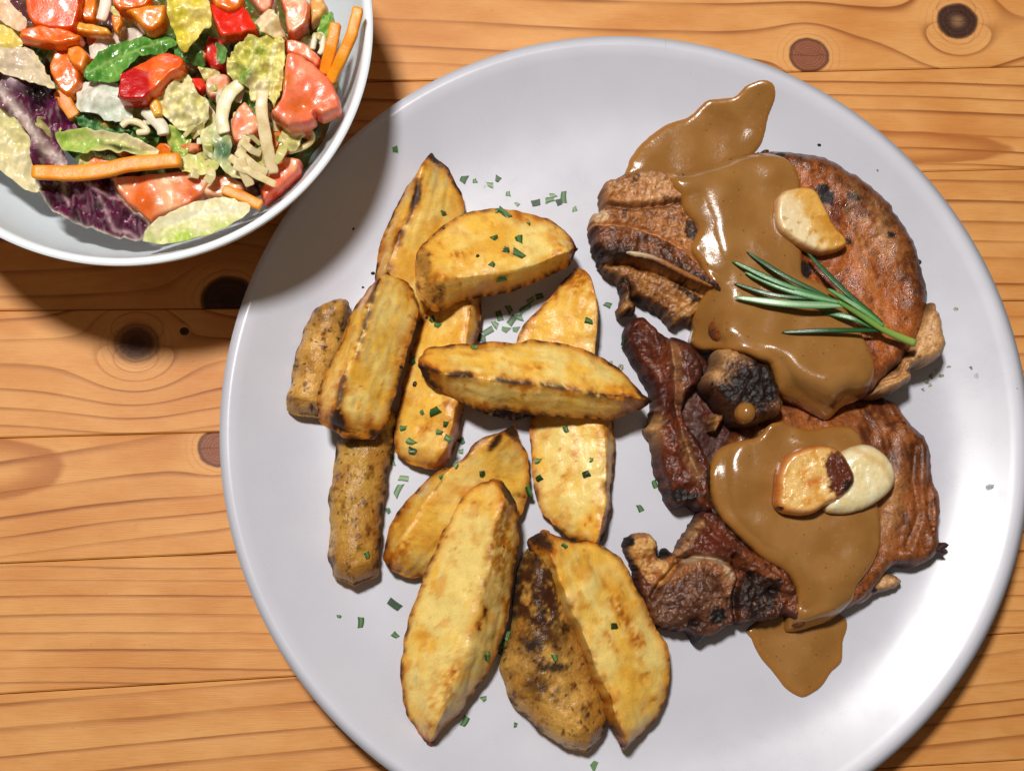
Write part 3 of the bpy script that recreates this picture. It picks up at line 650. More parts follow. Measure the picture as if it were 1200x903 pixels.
# upper chop -------------------------------------------------------
oA = [(802, 206), (816, 194), (834, 188), (862, 178), (900, 169), (940, 171), (970, 176), (996, 189), (1020, 205), (1046, 227), (1060, 247), (1074, 269), (1084, 290), (1090, 312), (1096, 340), (1092, 372), (1080, 398), (1062, 420), (1040, 440), (1012, 466), (988, 466), (974, 478), (950, 470), (924, 456), (900, 432), (860, 418), (834, 392), (836, 368), (840, 335), (828, 296), (822, 262), (810, 236)]
chopA = thing('pork_chop', 'larger bone-in pork chop with gravy, rosemary sprig and one garlic piece on top', 'pork chop', center(oA))
topA = slab(17, 22, .9, .3, 61, baseA, groove=lambda x, y: -2.2*blob(x, y, 960, 318, 24, 14, 30)+.8*line(x, y, [(930, 185), (990, 215), (1050, 290), (1070, 350)], 12))
def colA(x, y, d, z):
    c = meat_col(61, (108, 48, 18), (184, 102, 46), -.1, [(967, 228, 9, 14, -30, 1.25), (1001, 231, 10, 6, 25, 1.0), (943, 316, 12, 12, 0, 1.1), (1044, 276, 5, 5, 0, 1.0), (914, 180, 8, 5, 0, .9), (993, 283, 5, 5, 0, .8)], [(1035, 275, 16, 40, -25, .35), (1010, 300, 8, 60, -15, .25)], .15)(x, y, d, z)
    n = fbm(x, y, 14, 4, 66, .65)
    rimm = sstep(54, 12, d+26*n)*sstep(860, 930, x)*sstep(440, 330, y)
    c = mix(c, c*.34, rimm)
    return mix(c, C(206, 146, 92), blob(x, y, 1025, 262, 14, 46, -28)*sstep(-.2, .5, fbm(x, y, 9, 3, 68))*.6)
patch('meat', oA, topA, colA, M_meat, ZC, 1.4, lambda x, y: baseA(x, y)*.8, None, (2.6, 7), 61, chopA, True, meat_rgh(61, .25))
def part(name, o, T, R, lump, fine, seed, lo, hi, dk, base, spots=(), tan=(), bias=0, gr=None, jag=(1.8, 6), rg=.35):
    patch(name, o, slab(T, R, lump, fine, seed, lambda x, y: base+0*x, groove=gr), meat_col(seed, lo, hi, dk, spots, tan, bias), M_meat, ZC, 1.2, base*.9, None, jag, seed, chopA, True, meat_rgh(seed, rg-.05))
oRib = [(709, 211), (720, 206), (730, 203), (756, 196), (786, 199), (812, 204), (840, 240), (850, 300), (846, 350), (826, 364), (815, 372), (804, 370), (796, 376), (788, 366), (780, 359), (760, 347), (751, 345), (745, 336), (738, 324), (728, 322), (716, 312), (708, 306), (703, 296), (697, 276), (695, 262), (697, 247), (708, 238), (706, 224)]
def rib_v(x, y):
    return (y-np.interp(x, [700, 740, 800, 850], [238, 241, 234, 232])+2*fbm(x, y, 14, 2, 162), y-np.interp(x, [697, 740, 770, 800, 830, 850], [262, 266, 276, 291, 322, 340])+2*fbm(x, y, 14, 2, 163), y-np.interp(x, [697, 715, 740, 770, 800, 832, 850], [294, 299, 300, 309, 322, 336, 345])+2*fbm(x, y, 14, 2, 164))
def rib_groove(x, y):
    v1, v2, v3 = rib_v(x, y)
    z = 2.0*sstep(3, -3, v1)-2.6*np.exp(-(v1/3)**2)+3.4*sstep(-3, 3, v2)-1.2*np.exp(-((v2+2)/3)**2)-7*sstep(-2, 5, v3)-2.0*np.exp(-((v3-4)/4)**2)-3*sstep(330, 372, y)
    return z
def rib_col(x, y, d, z):
    v1, v2, v3 = rib_v(x, y); n2, n3 = fbm(x, y, 14, 4, 165, .65), fbm(x, y, 5, 3, 166, .65)
    c = meat_col(63, (164, 100, 48), (206, 152, 100), -.05, (), (), 0, 5, .6)(x, y, d, z)
    c = mix(c, meat_col(65, (116, 64, 28), (182, 120, 70), .02, (), (), 0, 15, .6)(x, y, d, z), sstep(-2, 2, v1))
    c = mix(c, meat_col(67, (84, 46, 26), (136, 80, 46), .12, (), (), 0, 22, .7)(x, y, d, z), sstep(-2, 2, v2))
    c = mix(c, meat_col(69, (142, 86, 40), (198, 142, 82), .0, (), (), 0, 30, .7)(x, y, d, z), sstep(-1, 3, v3))
    c = mix(c, C(196, 140, 86), np.exp(-((v2+1)/2.4)**2)*np.clip(.55+n3, 0, .9))
    c = mix(c, C(206, 168, 124), sstep(.3, .55, blob(x, y, 704, 250, 12, 9)+.25*n3)*.8)
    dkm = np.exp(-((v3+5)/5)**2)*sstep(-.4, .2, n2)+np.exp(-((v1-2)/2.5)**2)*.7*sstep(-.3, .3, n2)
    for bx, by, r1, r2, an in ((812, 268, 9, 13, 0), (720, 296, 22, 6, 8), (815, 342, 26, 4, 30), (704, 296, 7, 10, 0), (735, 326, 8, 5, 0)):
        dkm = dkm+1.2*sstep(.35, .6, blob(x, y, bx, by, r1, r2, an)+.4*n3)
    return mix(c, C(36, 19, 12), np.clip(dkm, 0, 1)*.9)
patch('rib_meat', oRib, slab(11, 6, 1.0, 1.5, 62, lambda x, y: 4+0*x, groove=rib_groove), rib_col, M_meat, ZC, 1.1, 3.6, None, (3.2, 7), 62, chopA, True, meat_rgh(62, .28), 260)
V, F, tv, av = sweep(spline([at3(733, 297, ZC).tolist()[:2]+[ZP+.0185], at3(765, 304, ZC).tolist()[:2]+[ZP+.0190], at3(800, 321, ZC).tolist()[:2]+[ZP+.0185], at3(834, 336, ZC).tolist()[:2]+[ZP+.0170]], 40), np.interp(np.linspace(0, 1, 40), [0, .1, .7, 1], [.0004, .0009, .0009, .0004]), .0011, 10)
V = V+.0003*np.c_[pn(V[:, 0]*900, V[:, 1]*900), pn(V[:, 0]*900, V[:, 1]*900, 4), pn(V[:, 0]*900, V[:, 1]*900, 9)]
mesh('rib_bone', V, F, M_meat, chopA, mix(C(204, 180, 144), C(160, 100, 52), sstep(.05, .5, tv)), .4)
part('meat_shred', [(729, 318), (742, 322), (745, 343), (751, 358), (740, 363), (727, 361), (733, 344)], 9, 6, 1.2, 1.2, 71, (160, 104, 52), (196, 144, 88), .1, 3, [(735, 325, 7, 6, 0, .9)], jag=(3, 6))
part('charred_bone', [(834, 428), (822, 450), (834, 466), (852, 490), (864, 499), (884, 497), (911, 488), (917, 470), (912, 448), (900, 428), (880, 419), (855, 407), (838, 410)], 18, 12, 1.4, 2.0, 73, (60, 36, 26), (104, 64, 40), .35, 5, [(880, 455, 36, 30, 0, 1.0), (850, 462, 20, 10, 30, .9)], [(850, 415, 16, 10, 0, 1.1), (838, 440, 12, 10, 0, .9), (912, 478, 6, 8, 0, .7)], jag=(2.4, 6), rg=.4)
part('meat_shred', [(836, 490), (842, 482), (852, 484), (850, 494), (842, 504), (834, 503), (840, 496)], 10, 5, .8, .8, 75, (170, 112, 56), (204, 150, 90), 0, 4)
part('fat_edge', [(1018, 462), (1030, 442), (1052, 428), (1066, 400), (1080, 366), (1096, 350), (1104, 364), (1109, 385), (1113, 405), (1103, 419), (1086, 428), (1074, 432), (1070, 446), (1056, 456), (1034, 464)], 15, 14, 1.2, .5, 77, (176, 116, 60), (216, 164, 108), -.1, 4, [], [(1090, 395, 20, 24, 0, .6), (1050, 446, 20, 8, -20, .8)], .15, gr=lambda x, y: -2.2*line(x, y, [(1020, 452), (1050, 444), (1068, 432)], 2.5)-2.0*line(x, y, [(1058, 436), (1064, 424), (1072, 430)], 2.2))
# crumbs of crust on the chop's outer edge
for k, (cx, cy, r) in enumerate([(1086, 301, 5), (1021, 207, 4), (905, 172, 6), (896, 174, 5), (1073, 270, 4)]):
    o = [(cx+r*math.cos(a)*random.Random(k*9+i).uniform(.6, 1.3), cy+r*math.sin(a)*random.Random(k*7+i).uniform(.6, 1.3)) for i, a in enumerate(np.arange(7)*.8976)]
    part('crust_crumb', o, 3, 3, .5, .6, 80+k, (46, 24, 16), (84, 44, 26), .3, 6, jag=(0, 5))

# ------------------------------------------------------------------ gravy
def blur(A, s):
    r = int(3*s); k = np.exp(-(np.arange(-r, r+1)/s)**2/2); k /= k.sum()
    for ax in (0, 1):
        A = np.apply_along_axis(lambda v: np.convolve(np.pad(v, r, mode='edge'), k, 'valid'), ax, A)
    return A
def crop_blur(s, x0, x1, y0, y1):
    B = np.zeros_like(HM); B[y0:y1, x0:x1] = blur(HM[y0:y1, x0:x1], s); return B
HS = crop_blur(6, 690, 1150, 120, 860)
HW = crop_blur(13, 690, 1150, 120, 860)
def samp(A, x, y):
    x = np.clip(x, 0, 1298.0); y = np.clip(y, 0, 998.0)
    i, j = y.astype(int), x.astype(int); fy, fx = y-i, x-j
    return (A[i, j]*(1-fx)+A[i, j+1]*fx)*(1-fy)+(A[i+1, j]*(1-fx)+A[i+1, j+1]*fx)*fy
def plate_h(x, y):
    wx, wy = at(x, y, ZP+.003)
    return np.interp(np.hypot(wx-PC[0], wy-PC[1]), [.098, .107, .113, .119, .1245, .1285], [0, .9, 2.3, 4.5, 7.0, 9.0])
def gravy_top(T, R, over, seed):
    def f(x, y, d):
        b0 = samp(HW, x, y)*1000+.95*np.maximum(samp(HS, x, y)-samp(HW, x, y), 0)*1000 if over else plate_h(x, y)
        return b0-(.8 if over else 0)+(T+(.8 if over else 0))*(.55*edge(d, R*1.7)+.45*edge(d, R*.6))+fbm(x, y, 70, 2, seed)*1.3*sstep(0, 30, d)+fbm(x, y, 30, 1, seed+1)*.22*sstep(0, 15, d)
    return f
def gravy_col(x, y, d, z):
    n = fbm(x, y, 45, 3, 90)
    c = mix(C(148, 102, 48), C(160, 114, 60), sstep(-.4, .5, n))
    return mix(c, C(168, 110, 44), np.exp(-(d/6)**2)*.7)
def gravy(label, o, T, R, over, seed, bot):
    g = patch('gravy', o, gravy_top(T, R, over, seed), gravy_col, M_gravy, ZC if over else ZP+.002, 1.4, bot, None, (.8, 14), seed, None, False, .2)
    return tag(g, label, 'gravy')
gravy('brown gravy puddle on the plate spilling out past the larger chop', [(736, 206), (737, 192), (741, 182), (754, 165), (780, 146), (804, 138), (818, 128), (830, 119), (856, 118), (870, 107), (886, 102), (899, 106), (904, 120), (898, 142), (890, 172), (850, 205), (780, 215)], 1.8, 12, False, 91, 0)
gravy('small pointed gravy puddle on the plate below the chop with two garlic pieces', [(878, 736), (882, 748), (891, 768), (906, 786), (920, 804), (936, 816), (947, 816), (964, 804), (975, 788), (987, 776), (990, 752), (991, 722), (930, 705)], 1.4, 10, False, 93, 0)
low = lambda x, y: samp(HS, x, y)*1000-5
gravy('thick glossy brown gravy poured over the larger chop under the rosemary', [(785, 205), (792, 193), (810, 186), (830, 179), (850, 178), (857, 171), (870, 169), (890, 171), (910, 178), (928, 191), (938, 214), (936, 240), (938, 270), (941, 300), (942, 322), (962, 331), (982, 350), (997, 374), (1009, 398), (1019, 431), (1016, 455), (1008, 468), (991, 475), (976, 489), (957, 481), (940, 471), (915, 461), (907, 446), (900, 428), (886, 423), (868, 415), (842, 407), (828, 404), (818, 392), (821, 378), (818, 366), (824, 350), (831, 334), (822, 310), (810, 290), (818, 266), (803, 246), (797, 230), (787, 216)], 2.6, 12, True, 95, low)
gravy('glossy brown gravy covering the middle of the chop with two garlic pieces', [(837, 552), (843, 530), (860, 517), (890, 510), (903, 497), (920, 490), (935, 496), (955, 500), (985, 496), (1007, 500), (1018, 518), (1026, 550), (1036, 595), (1039, 626), (1036, 645), (1025, 668), (1010, 687), (1006, 706), (990, 726), (964, 737), (940, 743), (934, 738), (936, 720), (941, 700), (934, 678), (920, 666), (900, 654), (883, 638), (860, 616), (848, 600), (839, 580)], 2.6, 12, True, 97, low)
DROP = float(HS[480:492, 862:874].max())*1000-.5
g = patch('gravy_drop', [(868+11.5*math.cos(a)*(1.05), 486+12.5*math.sin(a)) for a in np.arange(10)*.6283], lambda x, y, d: DROP+4.5*edge(d, 12), gravy_col, M_gravy, ZC, 1.0, lambda x, y: DROP-3+0*x, None, (0, 1), 99, None, False, .16)
tag(g, 'single round drop of gravy resting on the charred bone', 'gravy drop')

# ------------------------------------------------------------------ garlic
HG = crop_blur(10, 690, 1150, 120, 860)
def garlic(label, o, T, R, base, colf, seed, tilt=(0, 0), flat=0):
    cx, cy = np.mean(o, 0)
    b0 = base
    top = lambda x, y, d: b0+T*(.3+.7*edge(d, R))+tilt[0]*(x-cx)+tilt[1]*(y-cy)+fbm(x, y, 18, 3, seed)*.35
    g = patch('garlic_clove', o, top, colf, M_garlic, ZP+.001*b0+.003, 1.0, lambda x, y: b0-1.0+tilt[0]*(x-cx)+tilt[1]*(y-cy), None, (.6, 8), seed, None, False, .18)
    return tag(g, label, 'garlic')
def gc1(x, y, d, z):
    n = fbm(x, y, 10, 3, 5); u = (x-908)*.55-(y-244)*.35
    c = mix(C(240, 218, 172), C(224, 172, 84), sstep(8, 20, u+8*n))
    c = mix(c, C(202, 138, 44), sstep(.0, .5, fbm(x, y, 20, 3, 8)+.15)*sstep(14, 28, u)*.95)
    c = mix(c, C(196, 120, 40), np.exp(-(d/3.5)**2)*.75)
    return mix(c, C(170, 120, 50), sstep(.35, .6, n)*.5)
def gc2(x, y, d, z):
    n = fbm(x, y, 12, 4, 15, .6)
    c = mix(C(238, 198, 122), C(222, 158, 66), sstep(-.2, .5, n))
    c = mix(c, C(206, 116, 36), blob(x, y, 950, 565, 14, 5, -20)*.9)
    c = mix(c, C(192, 100, 34), np.exp(-(d/6.5)**2)*.95)
    c = mix(c, C(96, 40, 20), sstep(.35, .6, blob(x, y, 984, 558, 24, 34, -20)+.3*n))
    return mix(c, C(48, 22, 14), sstep(.5, .7, blob(x, y, 989, 570, 9, 10)+.3*n)+sstep(.5, .7, blob(x, y, 912, 596, 6, 4)+.1*n))
def gc3(x, y, d, z):
    n = fbm(x, y, 16, 3, 25)
    c = mix(C(244, 232, 192), C(236, 216, 160), sstep(-.2, .5, n))
    c = mix(c, C(216, 176, 112), line(x, y, [(1000, 528), (1030, 545), (1046, 574)], 4)*.7)
    return mix(c, C(214, 166, 90), np.exp(-(d/4)**2)*.5)
def ht(x, y): return float(samp(HG, np.array([float(x)]), np.array([float(y)]))[0])*1000
garlic('half moon of roasted garlic lying beside the rosemary on the larger chop', [(908, 246), (911, 231), (924, 221), (952, 220), (965, 237), (977, 262), (993, 283), (986, 292), (966, 297), (946, 292), (920, 277), (909, 262)], 4.8, 6, ht(945, 262)+1.5, gc1, 5, (-.01, .01))
garlic('pale cream garlic slice partly under the browned piece on the chop', [(972, 560), (986, 530), (1014, 520), (1035, 531), (1047, 549), (1046, 570), (1031, 586), (1006, 599), (981, 602), (966, 595)], 6.5, 18, ht(1008, 562)+1.8, gc3, 25, (.015, 0))
garlic('browned garlic clove half with a dark toasted corner on the pale slice', [(909, 571), (911, 550), (926, 530), (962, 521), (985, 531), (1000, 562), (985, 584), (968, 592), (949, 603), (926, 603), (909, 594)], 6.5, 8, ht(950, 562)+2.6, gc2, 15, (.02, 0))

# ------------------------------------------------------------------ rosemary sprig
def pt(px, py, h): return list(at3(px, py, ZP+h*.001)[:2])+[ZP+h*.001]
sprig = thing('rosemary_sprig', 'fresh green rosemary sprig lying across gravy on the larger chop', 'rosemary', pt(1000, 360, 24))
V, F, tv, av = sweep(spline([pt(1072, 402, 25.5), pt(1050, 393, 26.5), pt(1030, 383, 27.2), pt(1005, 367, 27.6), pt(982, 353, 27.6)], 24), np.linspace(.0014, .0007, 24), np.linspace(.0012, .0006, 24), 8)
mesh('stem', V, F, M_herb, sprig, mix(C(150, 176, 84), C(92, 142, 62), tv), .35)
def hs(q): return float(samp(HS, np.array([float(q[0])]), np.array([float(q[1])]))[0])*1000+2.4
def needle(tip, base, ht_, hb, wd, c1, c2, bend=0.0, mid=None):
    mx, my = (tip[0]+base[0])/2, (tip[1]+base[1])/2
    nx, ny = -(base[1]-tip[1]), base[0]-tip[0]; l = math.hypot(nx, ny)
    ht_ = hs(tip)+(ht_-25)*.45+.6; hb = max(hb-2.5, hs(base)+1.0)
    p = [pt(tip[0], tip[1], ht_), pt(mx+nx/l*bend, my+ny/l*bend, mid or (ht_+hb)/2+1.2), pt(base[0], base[1], hb)]
    t_ = np.linspace(0, 1, 26)
    wv = .86*wd*np.interp(t_, [0, .06, .3, .8, 1], [.18, .6, 1, .95, .5])*.001
    V, F, tv, av = sweep(spline(p, 26), wv, wv*.42, 12)
    up = np.sin(av)
    groove = np.exp(-(np.cos(av)/.28)**2)*(up > 0)
    V[:, 2] -= groove*wd*.0002
    col = mix(C(*c1), C(*c2), np.clip(groove*.8+(np.abs(np.cos(av)) > .9)*.3, 0, 1))
    mesh('needle', V, F, M_herb, sprig, col, .3)
G1, G2, G3 = (44, 104, 48), (96, 156, 92), (26, 72, 36)
needle((858, 306), (984, 354), 26.5, 29.6, 1.15, G1, G2, 4)
needle((873, 319), (986, 355), 27.5, 30.2, 1.35, (70, 130, 74), (140, 186, 132), 4)
needle((875, 295), (970, 348), 25.5, 29, 1.0, G3, G1, 3)
needle((860, 332), (960, 350), 25.5, 29, .9, G3, (70, 120, 60), 5)
needle((861, 348), (990, 358), 28, 30, 1.45, (116, 160, 110), (168, 200, 160), 3)
needle((946, 296), (1034, 378), 28.5, 30, 1.1, G3, (50, 110, 56), 3)
needle((970, 338), (1036, 382), 32, 30.5, 1.2, (66, 126, 62), (122, 172, 104), -2)
needle((962, 365), (1030, 385), 25.5, 29, 1.2, (52, 112, 52), (86, 142, 74), -3)
needle((916, 389), (1034, 387), 25.5, 29, .95, G3, (40, 96, 44), -1)

# ------------------------------------------------------------------ salad
ZS = -4.0   # the bowl stands on the table, not on the plate's well
def cf(c1, c2, seed, sc_=30, grad=None, rim=None, veins=None, spots=None):
    a, b_ = C(*c1), C(*c2)
    def f(x, y, d, z):
        t_ = fbm(x, y, sc_, 4, seed, .55)*.8
        if grad: t_ = t_+((x-grad[0])*math.cos(math.radians(grad[2]))+(y-grad[1])*math.sin(math.radians(grad[2])))/grad[3]
        c = np.minimum(mix(a, b_, sstep(-.45, .45, t_))*1.12, .92)
        if veins: c = mix(c, C(*veins[0]), np.clip(sum(line(x, y, v, veins[1]) for v in veins[2])+.25*sstep(.3, .5, np.abs(pn(x/6, y/14, seed))), 0, 1)*.85)
        c = c*(1+.12*fbm(x, y, 6, 3, seed+40, .6)+.10*pn((x+y)/14, (x-y)/3.0, seed))[:, None]
        vn = np.clip(1-np.abs(pn(x/11, y/11, seed+50))*9, 0, 1)+.7*np.clip(1-np.abs(pn(x/5, y/5, seed+51))*7, 0, 1)
        c = mix(c, np.minimum(c*1.4+.03, .8), vn*.16)
        if rim: c = mix(c, C(*rim[0]), np.exp(-(d/rim[1])**2)*.9)
        for s_ in spots or (): c = mix(c, C(*s_[0]), np.clip(blob(x, y, *s_[1])*1.2, 0, 1))
        return c
    return f
def leaf(name, label, cat, o, z, amp, colf, tilt=(0, 0), th=.9, seed=0, wave=22, curl=0.0, rg=.2, jag=(3.0, 9)):
    rg = rg+.12; th = th*.55; amp = amp*.95
    cx, cy = np.mean(o, 0); rb = random.Random(seed*13+1); ba, bk = rb.uniform(0, 3.14), rb.choice((-1, 1))*rb.uniform(2, 4.5)
    sz = max(np.ptp(o, axis=0))*.5; bend = lambda x, y: bk*(np.clip(((x-cx)*math.cos(ba)+(y-cy)*math.sin(ba))/sz, -1.2, 1.2)**2-.3)
    top = lambda x, y, d: z+bend(x, y)+tilt[0]*(x-cx)+tilt[1]*(y-cy)+fbm(x, y, wave, 3, seed)*amp+np.abs(pn(x/wave*.55, y/wave*.55, seed+5))*amp*1.8-amp*.4+curl*np.exp(-(d/6)**2)+.08*fbm(x, y, 6, 2, seed+3)
    z = z+ZS
    g = patch(name, o, top, colf, M_leaf, ZP+z*.001, 1.3, None, th, jag, seed, None, False, rg)
    return tag(g, label, cat, 'salad in the bowl')
def chunk(name, label, cat, o, z, T, colf, tilt=(0, 0), R=7, seed=0, rg=.14, lump=.5, mat=None, dent=()):
    rg = rg+.14; R = R*.7
    cx, cy = np.mean(o, 0); z = z+ZS
    def top(x, y, d):
        zz = z-T+T*(.3+.7*edge(d, R))+tilt[0]*(x-cx)+tilt[1]*(y-cy)+fbm(x, y, 22, 2, seed)*lump
        for (bx, by, r, h) in dent: zz = zz+h*blob(x, y, bx, by, r)
        return zz
    g = patch(name, o, top, colf, mat or M_tom, ZP+z*.001, 1.2, lambda x, y: z-T+tilt[0]*(x-cx)+tilt[1]*(y-cy), None, (1.5, 10), seed, None, False, rg, None, True)
    return tag(g, label, cat, 'salad in the bowl')
def stick(name, label, cat, pts, wd, z, c1, c2, power=6.0, hgt=None, seed=0, mat=None, rg=.38, zs=None):
    n = 36; P2 = spline(pts, n); z = z+ZS; zs = [q+ZS for q in zs] if zs else None
    zz = np.interp(np.linspace(0, 1, n), np.linspace(0, 1, len(zs)), zs) if zs else np.full(n, z)
    wx, wy = at(P2[:, 0], P2[:, 1], ZP+z*.001)
    path = np.c_[wx, wy, ZP+zz*.001]
    wv = np.full(n, wd*.5*.00026)*np.interp(np.linspace(0, 1, n), [0, .03, .5, .97, 1], [.8, 1, 1.05, .95, .75])
    V, F, tv, av = sweep(path, wv, (hgt or wd*.8)*.5*.00026, 14, power)
    V = V+.00018*np.c_[pn(V[:, 0]*220, V[:, 1]*400, seed), pn(V[:, 0]*220, V[:, 1]*220, seed+4), pn(V[:, 0]*220, V[:, 1]*220, seed+9)]
    g = mesh(name, V, F, mat or M_root, None, mix(C(*c1), C(*c2), sstep(-.4, .4, pn(V[:, 0]*300, V[:, 1]*300, seed)+.3*np.sin(av))), rg)
    return tag(g, label, cat, 'salad in the bowl')
GRN, LIM, CRM, PUR = (58, 116, 40), (176, 192, 96), (224, 208, 166), (88, 26, 62)
TOMf, TOMr, ORA, RED = (236, 150, 112), (226, 92, 62), (240, 122, 14), (208, 22, 14)
L_ = lambda *a, **k: leaf(*a, **k)
# scraps that show in the gaps between the larger pieces
kinds = [('lettuce_leaf', 'small cream lettuce scrap in a gap ', 'lettuce', (216, 200, 140), (180, 180, 100)),
         ('green_leaf', 'small green leaf scrap in a gap ', 'leaf', (52, 96, 38), (104, 140, 62)),
         ('tomato_piece', 'small tomato scrap in a gap ', 'tomato', (236, 150, 106), (222, 106, 60)),
         ('pepper_piece', 'small orange pepper scrap in a gap ', 'pepper', (232, 124, 24), (214, 96, 18))]
rs = random.Random(5)
SN = [((30, 55), 'near the translucent greyish leaf'), ((70, 110), 'in the hollow beside the radicchio'), ((110, 55), 'by the bright green leaf'), ((110, 185), 'above the long carrot strip'), ((170, 150), 'below the white stalk'), ((190, 90), 'behind the red pepper square'), ((235, 70), 'beside the dark red pepper'), ((235, 130), 'by the iceberg piece'), ((220, 180), 'below the iceberg piece'), ((260, 100), 'behind the bent white shred'), ((295, 120), 'under the frilly lettuce'), ((300, 180), 'around the fan of shreds'), ((265, 210), 'above the lowest lettuce'), ((340, 160), 'below the large tomato wedge'), ((310, 30), 'beside the lettuce heart piece'), ((355, 35), 'behind the tomato slice')]
def sn(px, py): return min(SN, key=lambda q: (q[0][0]-px)**2+(q[0][1]-py)**2)[1]
for k, (px, py) in enumerate([(160, 130), (172, 160), (230, 66), (246, 88), (256, 118), (226, 132), (246, 150), (222, 172), (236, 190), (290, 130), (300, 165), (296, 186), (312, 170), (330, 165), (270, 210), (260, 66), (318, 30), (300, 30), (330, 46), (352, 40), (370, 24), (120, 70), (84, 118), (110, 46), (146, 24), (180, 96), (196, 70), (66, 62), (44, 60), (140, 170), (100, 190), (120, 194), (60, 150), (300, 96), (356, 150), (342, 160), (12, 62), (190, 176)]):
    nm, lb, ct, c1, c2 = kinds[(0, 1, 2, 0, 1, 3, 0, 2)[k % 8]]
    lb = lb+sn(px, py)
    r = rs.uniform(12, 22); el = rs.uniform(.5, .9); an = rs.uniform(0, 3.14)
    o = []
    for i in range(8):
        a = i*.785; q = r*rs.uniform(.75, 1.2); u, v = q*math.cos(a), q*el*math.sin(a)
        o.append((px+u*math.cos(an)-v*math.sin(an), py+u*math.sin(an)+v*math.cos(an)))
    zz = rs.uniform(41, 46)
    if ct in ('lettuce', 'leaf'): leaf(nm, lb, ct, o, zz, 2.2, cf(c1, c2, 300+k, 9), (rs.uniform(-.1, .1), rs.uniform(-.1, .1)), seed=300+k, wave=11)
    else: chunk(nm, lb, ct, o, zz, 4, cf(c1, c2, 300+k, 10), (rs.uniform(-.1, .1), rs.uniform(-.1, .1)), R=4, seed=300+k)
for k in range(34):
    px, py = rs.gauss(262, 36), rs.gauss(140, 38)
    if math.hypot(px-140, py-8) > 262: continue
    an, l = rs.uniform(0, 6.28), rs.uniform(14, 34); bn = rs.uniform(-7, 7)
    dx, dy = math.cos(an)*l/2, math.sin(an)*l/2
    cc = rs.choice([((206, 190, 120), (228, 212, 158)), ((176, 178, 92), (214, 206, 140)), ((222, 206, 166), (236, 226, 196))])
    z0 = rs.uniform(45, 50)
    stick('lettuce_shred', 'thin pale lettuce shred tangled '+sn(px, py), 'lettuce', [(px-dx, py-dy), (px-dy/l*bn, py+dx/l*bn), (px+dx, py+dy)], rs.uniform(6, 13), z0, cc[0], cc[1], 2.4, hgt=1.8, seed=60+k, mat=M_leaf, rg=.3, zs=[z0-rs.uniform(0, 3), z0+1, z0-rs.uniform(0, 3)])
# filler leaves lower in the bowl, coloured dark for the shade in the gaps
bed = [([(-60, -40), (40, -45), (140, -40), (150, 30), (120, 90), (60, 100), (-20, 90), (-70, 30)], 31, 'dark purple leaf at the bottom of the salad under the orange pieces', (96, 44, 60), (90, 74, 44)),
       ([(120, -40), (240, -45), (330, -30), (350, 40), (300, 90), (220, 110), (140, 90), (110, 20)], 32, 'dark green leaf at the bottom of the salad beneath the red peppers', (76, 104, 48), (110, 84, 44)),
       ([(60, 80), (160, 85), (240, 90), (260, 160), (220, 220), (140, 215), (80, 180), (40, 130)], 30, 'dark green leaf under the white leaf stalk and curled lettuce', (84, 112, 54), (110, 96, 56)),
       ([(230, 80), (320, 40), (385, 60), (392, 130), (350, 200), (280, 230), (230, 190)], 31, 'leaf coloured dark as gap shade beneath the large tomato wedge and pale shreds', (96, 110, 54), (150, 104, 56)),
       ([(-60, 80), (20, 90), (60, 140), (60, 200), (20, 200), (-50, 170)], 32, 'pale leaf with shade in its colour under the radicchio at the bowl side', (120, 110, 70), (80, 60, 40)),
       ([(140, 190), (230, 185), (300, 190), (330, 200), (290, 235), (220, 245), (160, 240)], 31, 'tomato coloured leaf scrap painted dim as shade beneath the lower tomato pieces', (120, 60, 34), (80, 44, 24))]
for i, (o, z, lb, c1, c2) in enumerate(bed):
    leaf('dark_fill_leaf', lb, 'leaf', o, z, 3.0, cf(c1, c2, 200+i), seed=200+i)
L_('lettuce_leaf', 'pale cream lettuce leaf against the bowl wall outside the purple leaf', 'lettuce', [(-20, 110), (2, 116), (16, 136), (32, 152), (37, 175), (41, 195), (46, 206), (46, 217), (30, 222), (10, 206), (-10, 190), (-26, 150)], 37, 2.0, cf((222, 208, 160), (206, 196, 132), 1, 24, (10, 170, -90, 90)), (-.02, -.06), seed=1)
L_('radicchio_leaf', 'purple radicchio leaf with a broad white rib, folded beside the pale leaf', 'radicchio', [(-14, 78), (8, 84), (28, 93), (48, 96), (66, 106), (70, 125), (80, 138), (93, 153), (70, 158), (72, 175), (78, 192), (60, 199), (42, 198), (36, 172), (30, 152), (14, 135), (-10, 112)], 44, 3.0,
   cf((104, 26, 70), (64, 14, 44), 2, 14, veins=((226, 206, 196), 6, [[(-6, 98), (16, 124), (36, 152), (56, 176), (74, 192)]]), spots=[((24, 8, 16), (42, 108, 22, 11, 10)), ((206, 176, 188), (14, 96, 10, 5, 30))]), (.0, -.03), seed=2, wave=16, rg=.12)  # near-black spot paints the shade of the hollow into the leaf
L_('radicchio_leaf', 'glossy dark purple radicchio leaf with white edge below the long carrot strip', 'radicchio', [(44, 206), (80, 204), (127, 206), (140, 225), (154, 245), (176, 262), (166, 279), (132, 276), (110, 268), (88, 261), (62, 247), (55, 238)], 40, 3.6,
   cf((92, 22, 58), (48, 10, 32), 3, 14, rim=((200, 184, 170), 2.2), veins=((190, 150, 160), 2.2, [[(95, 210), (112, 224), (140, 236)], [(72, 210), (80, 240)], [(120, 235), (132, 268)], [(135, 268), (150, 272), (158, 277)]])), (.02, -.05), seed=4, wave=18, rg=.1)
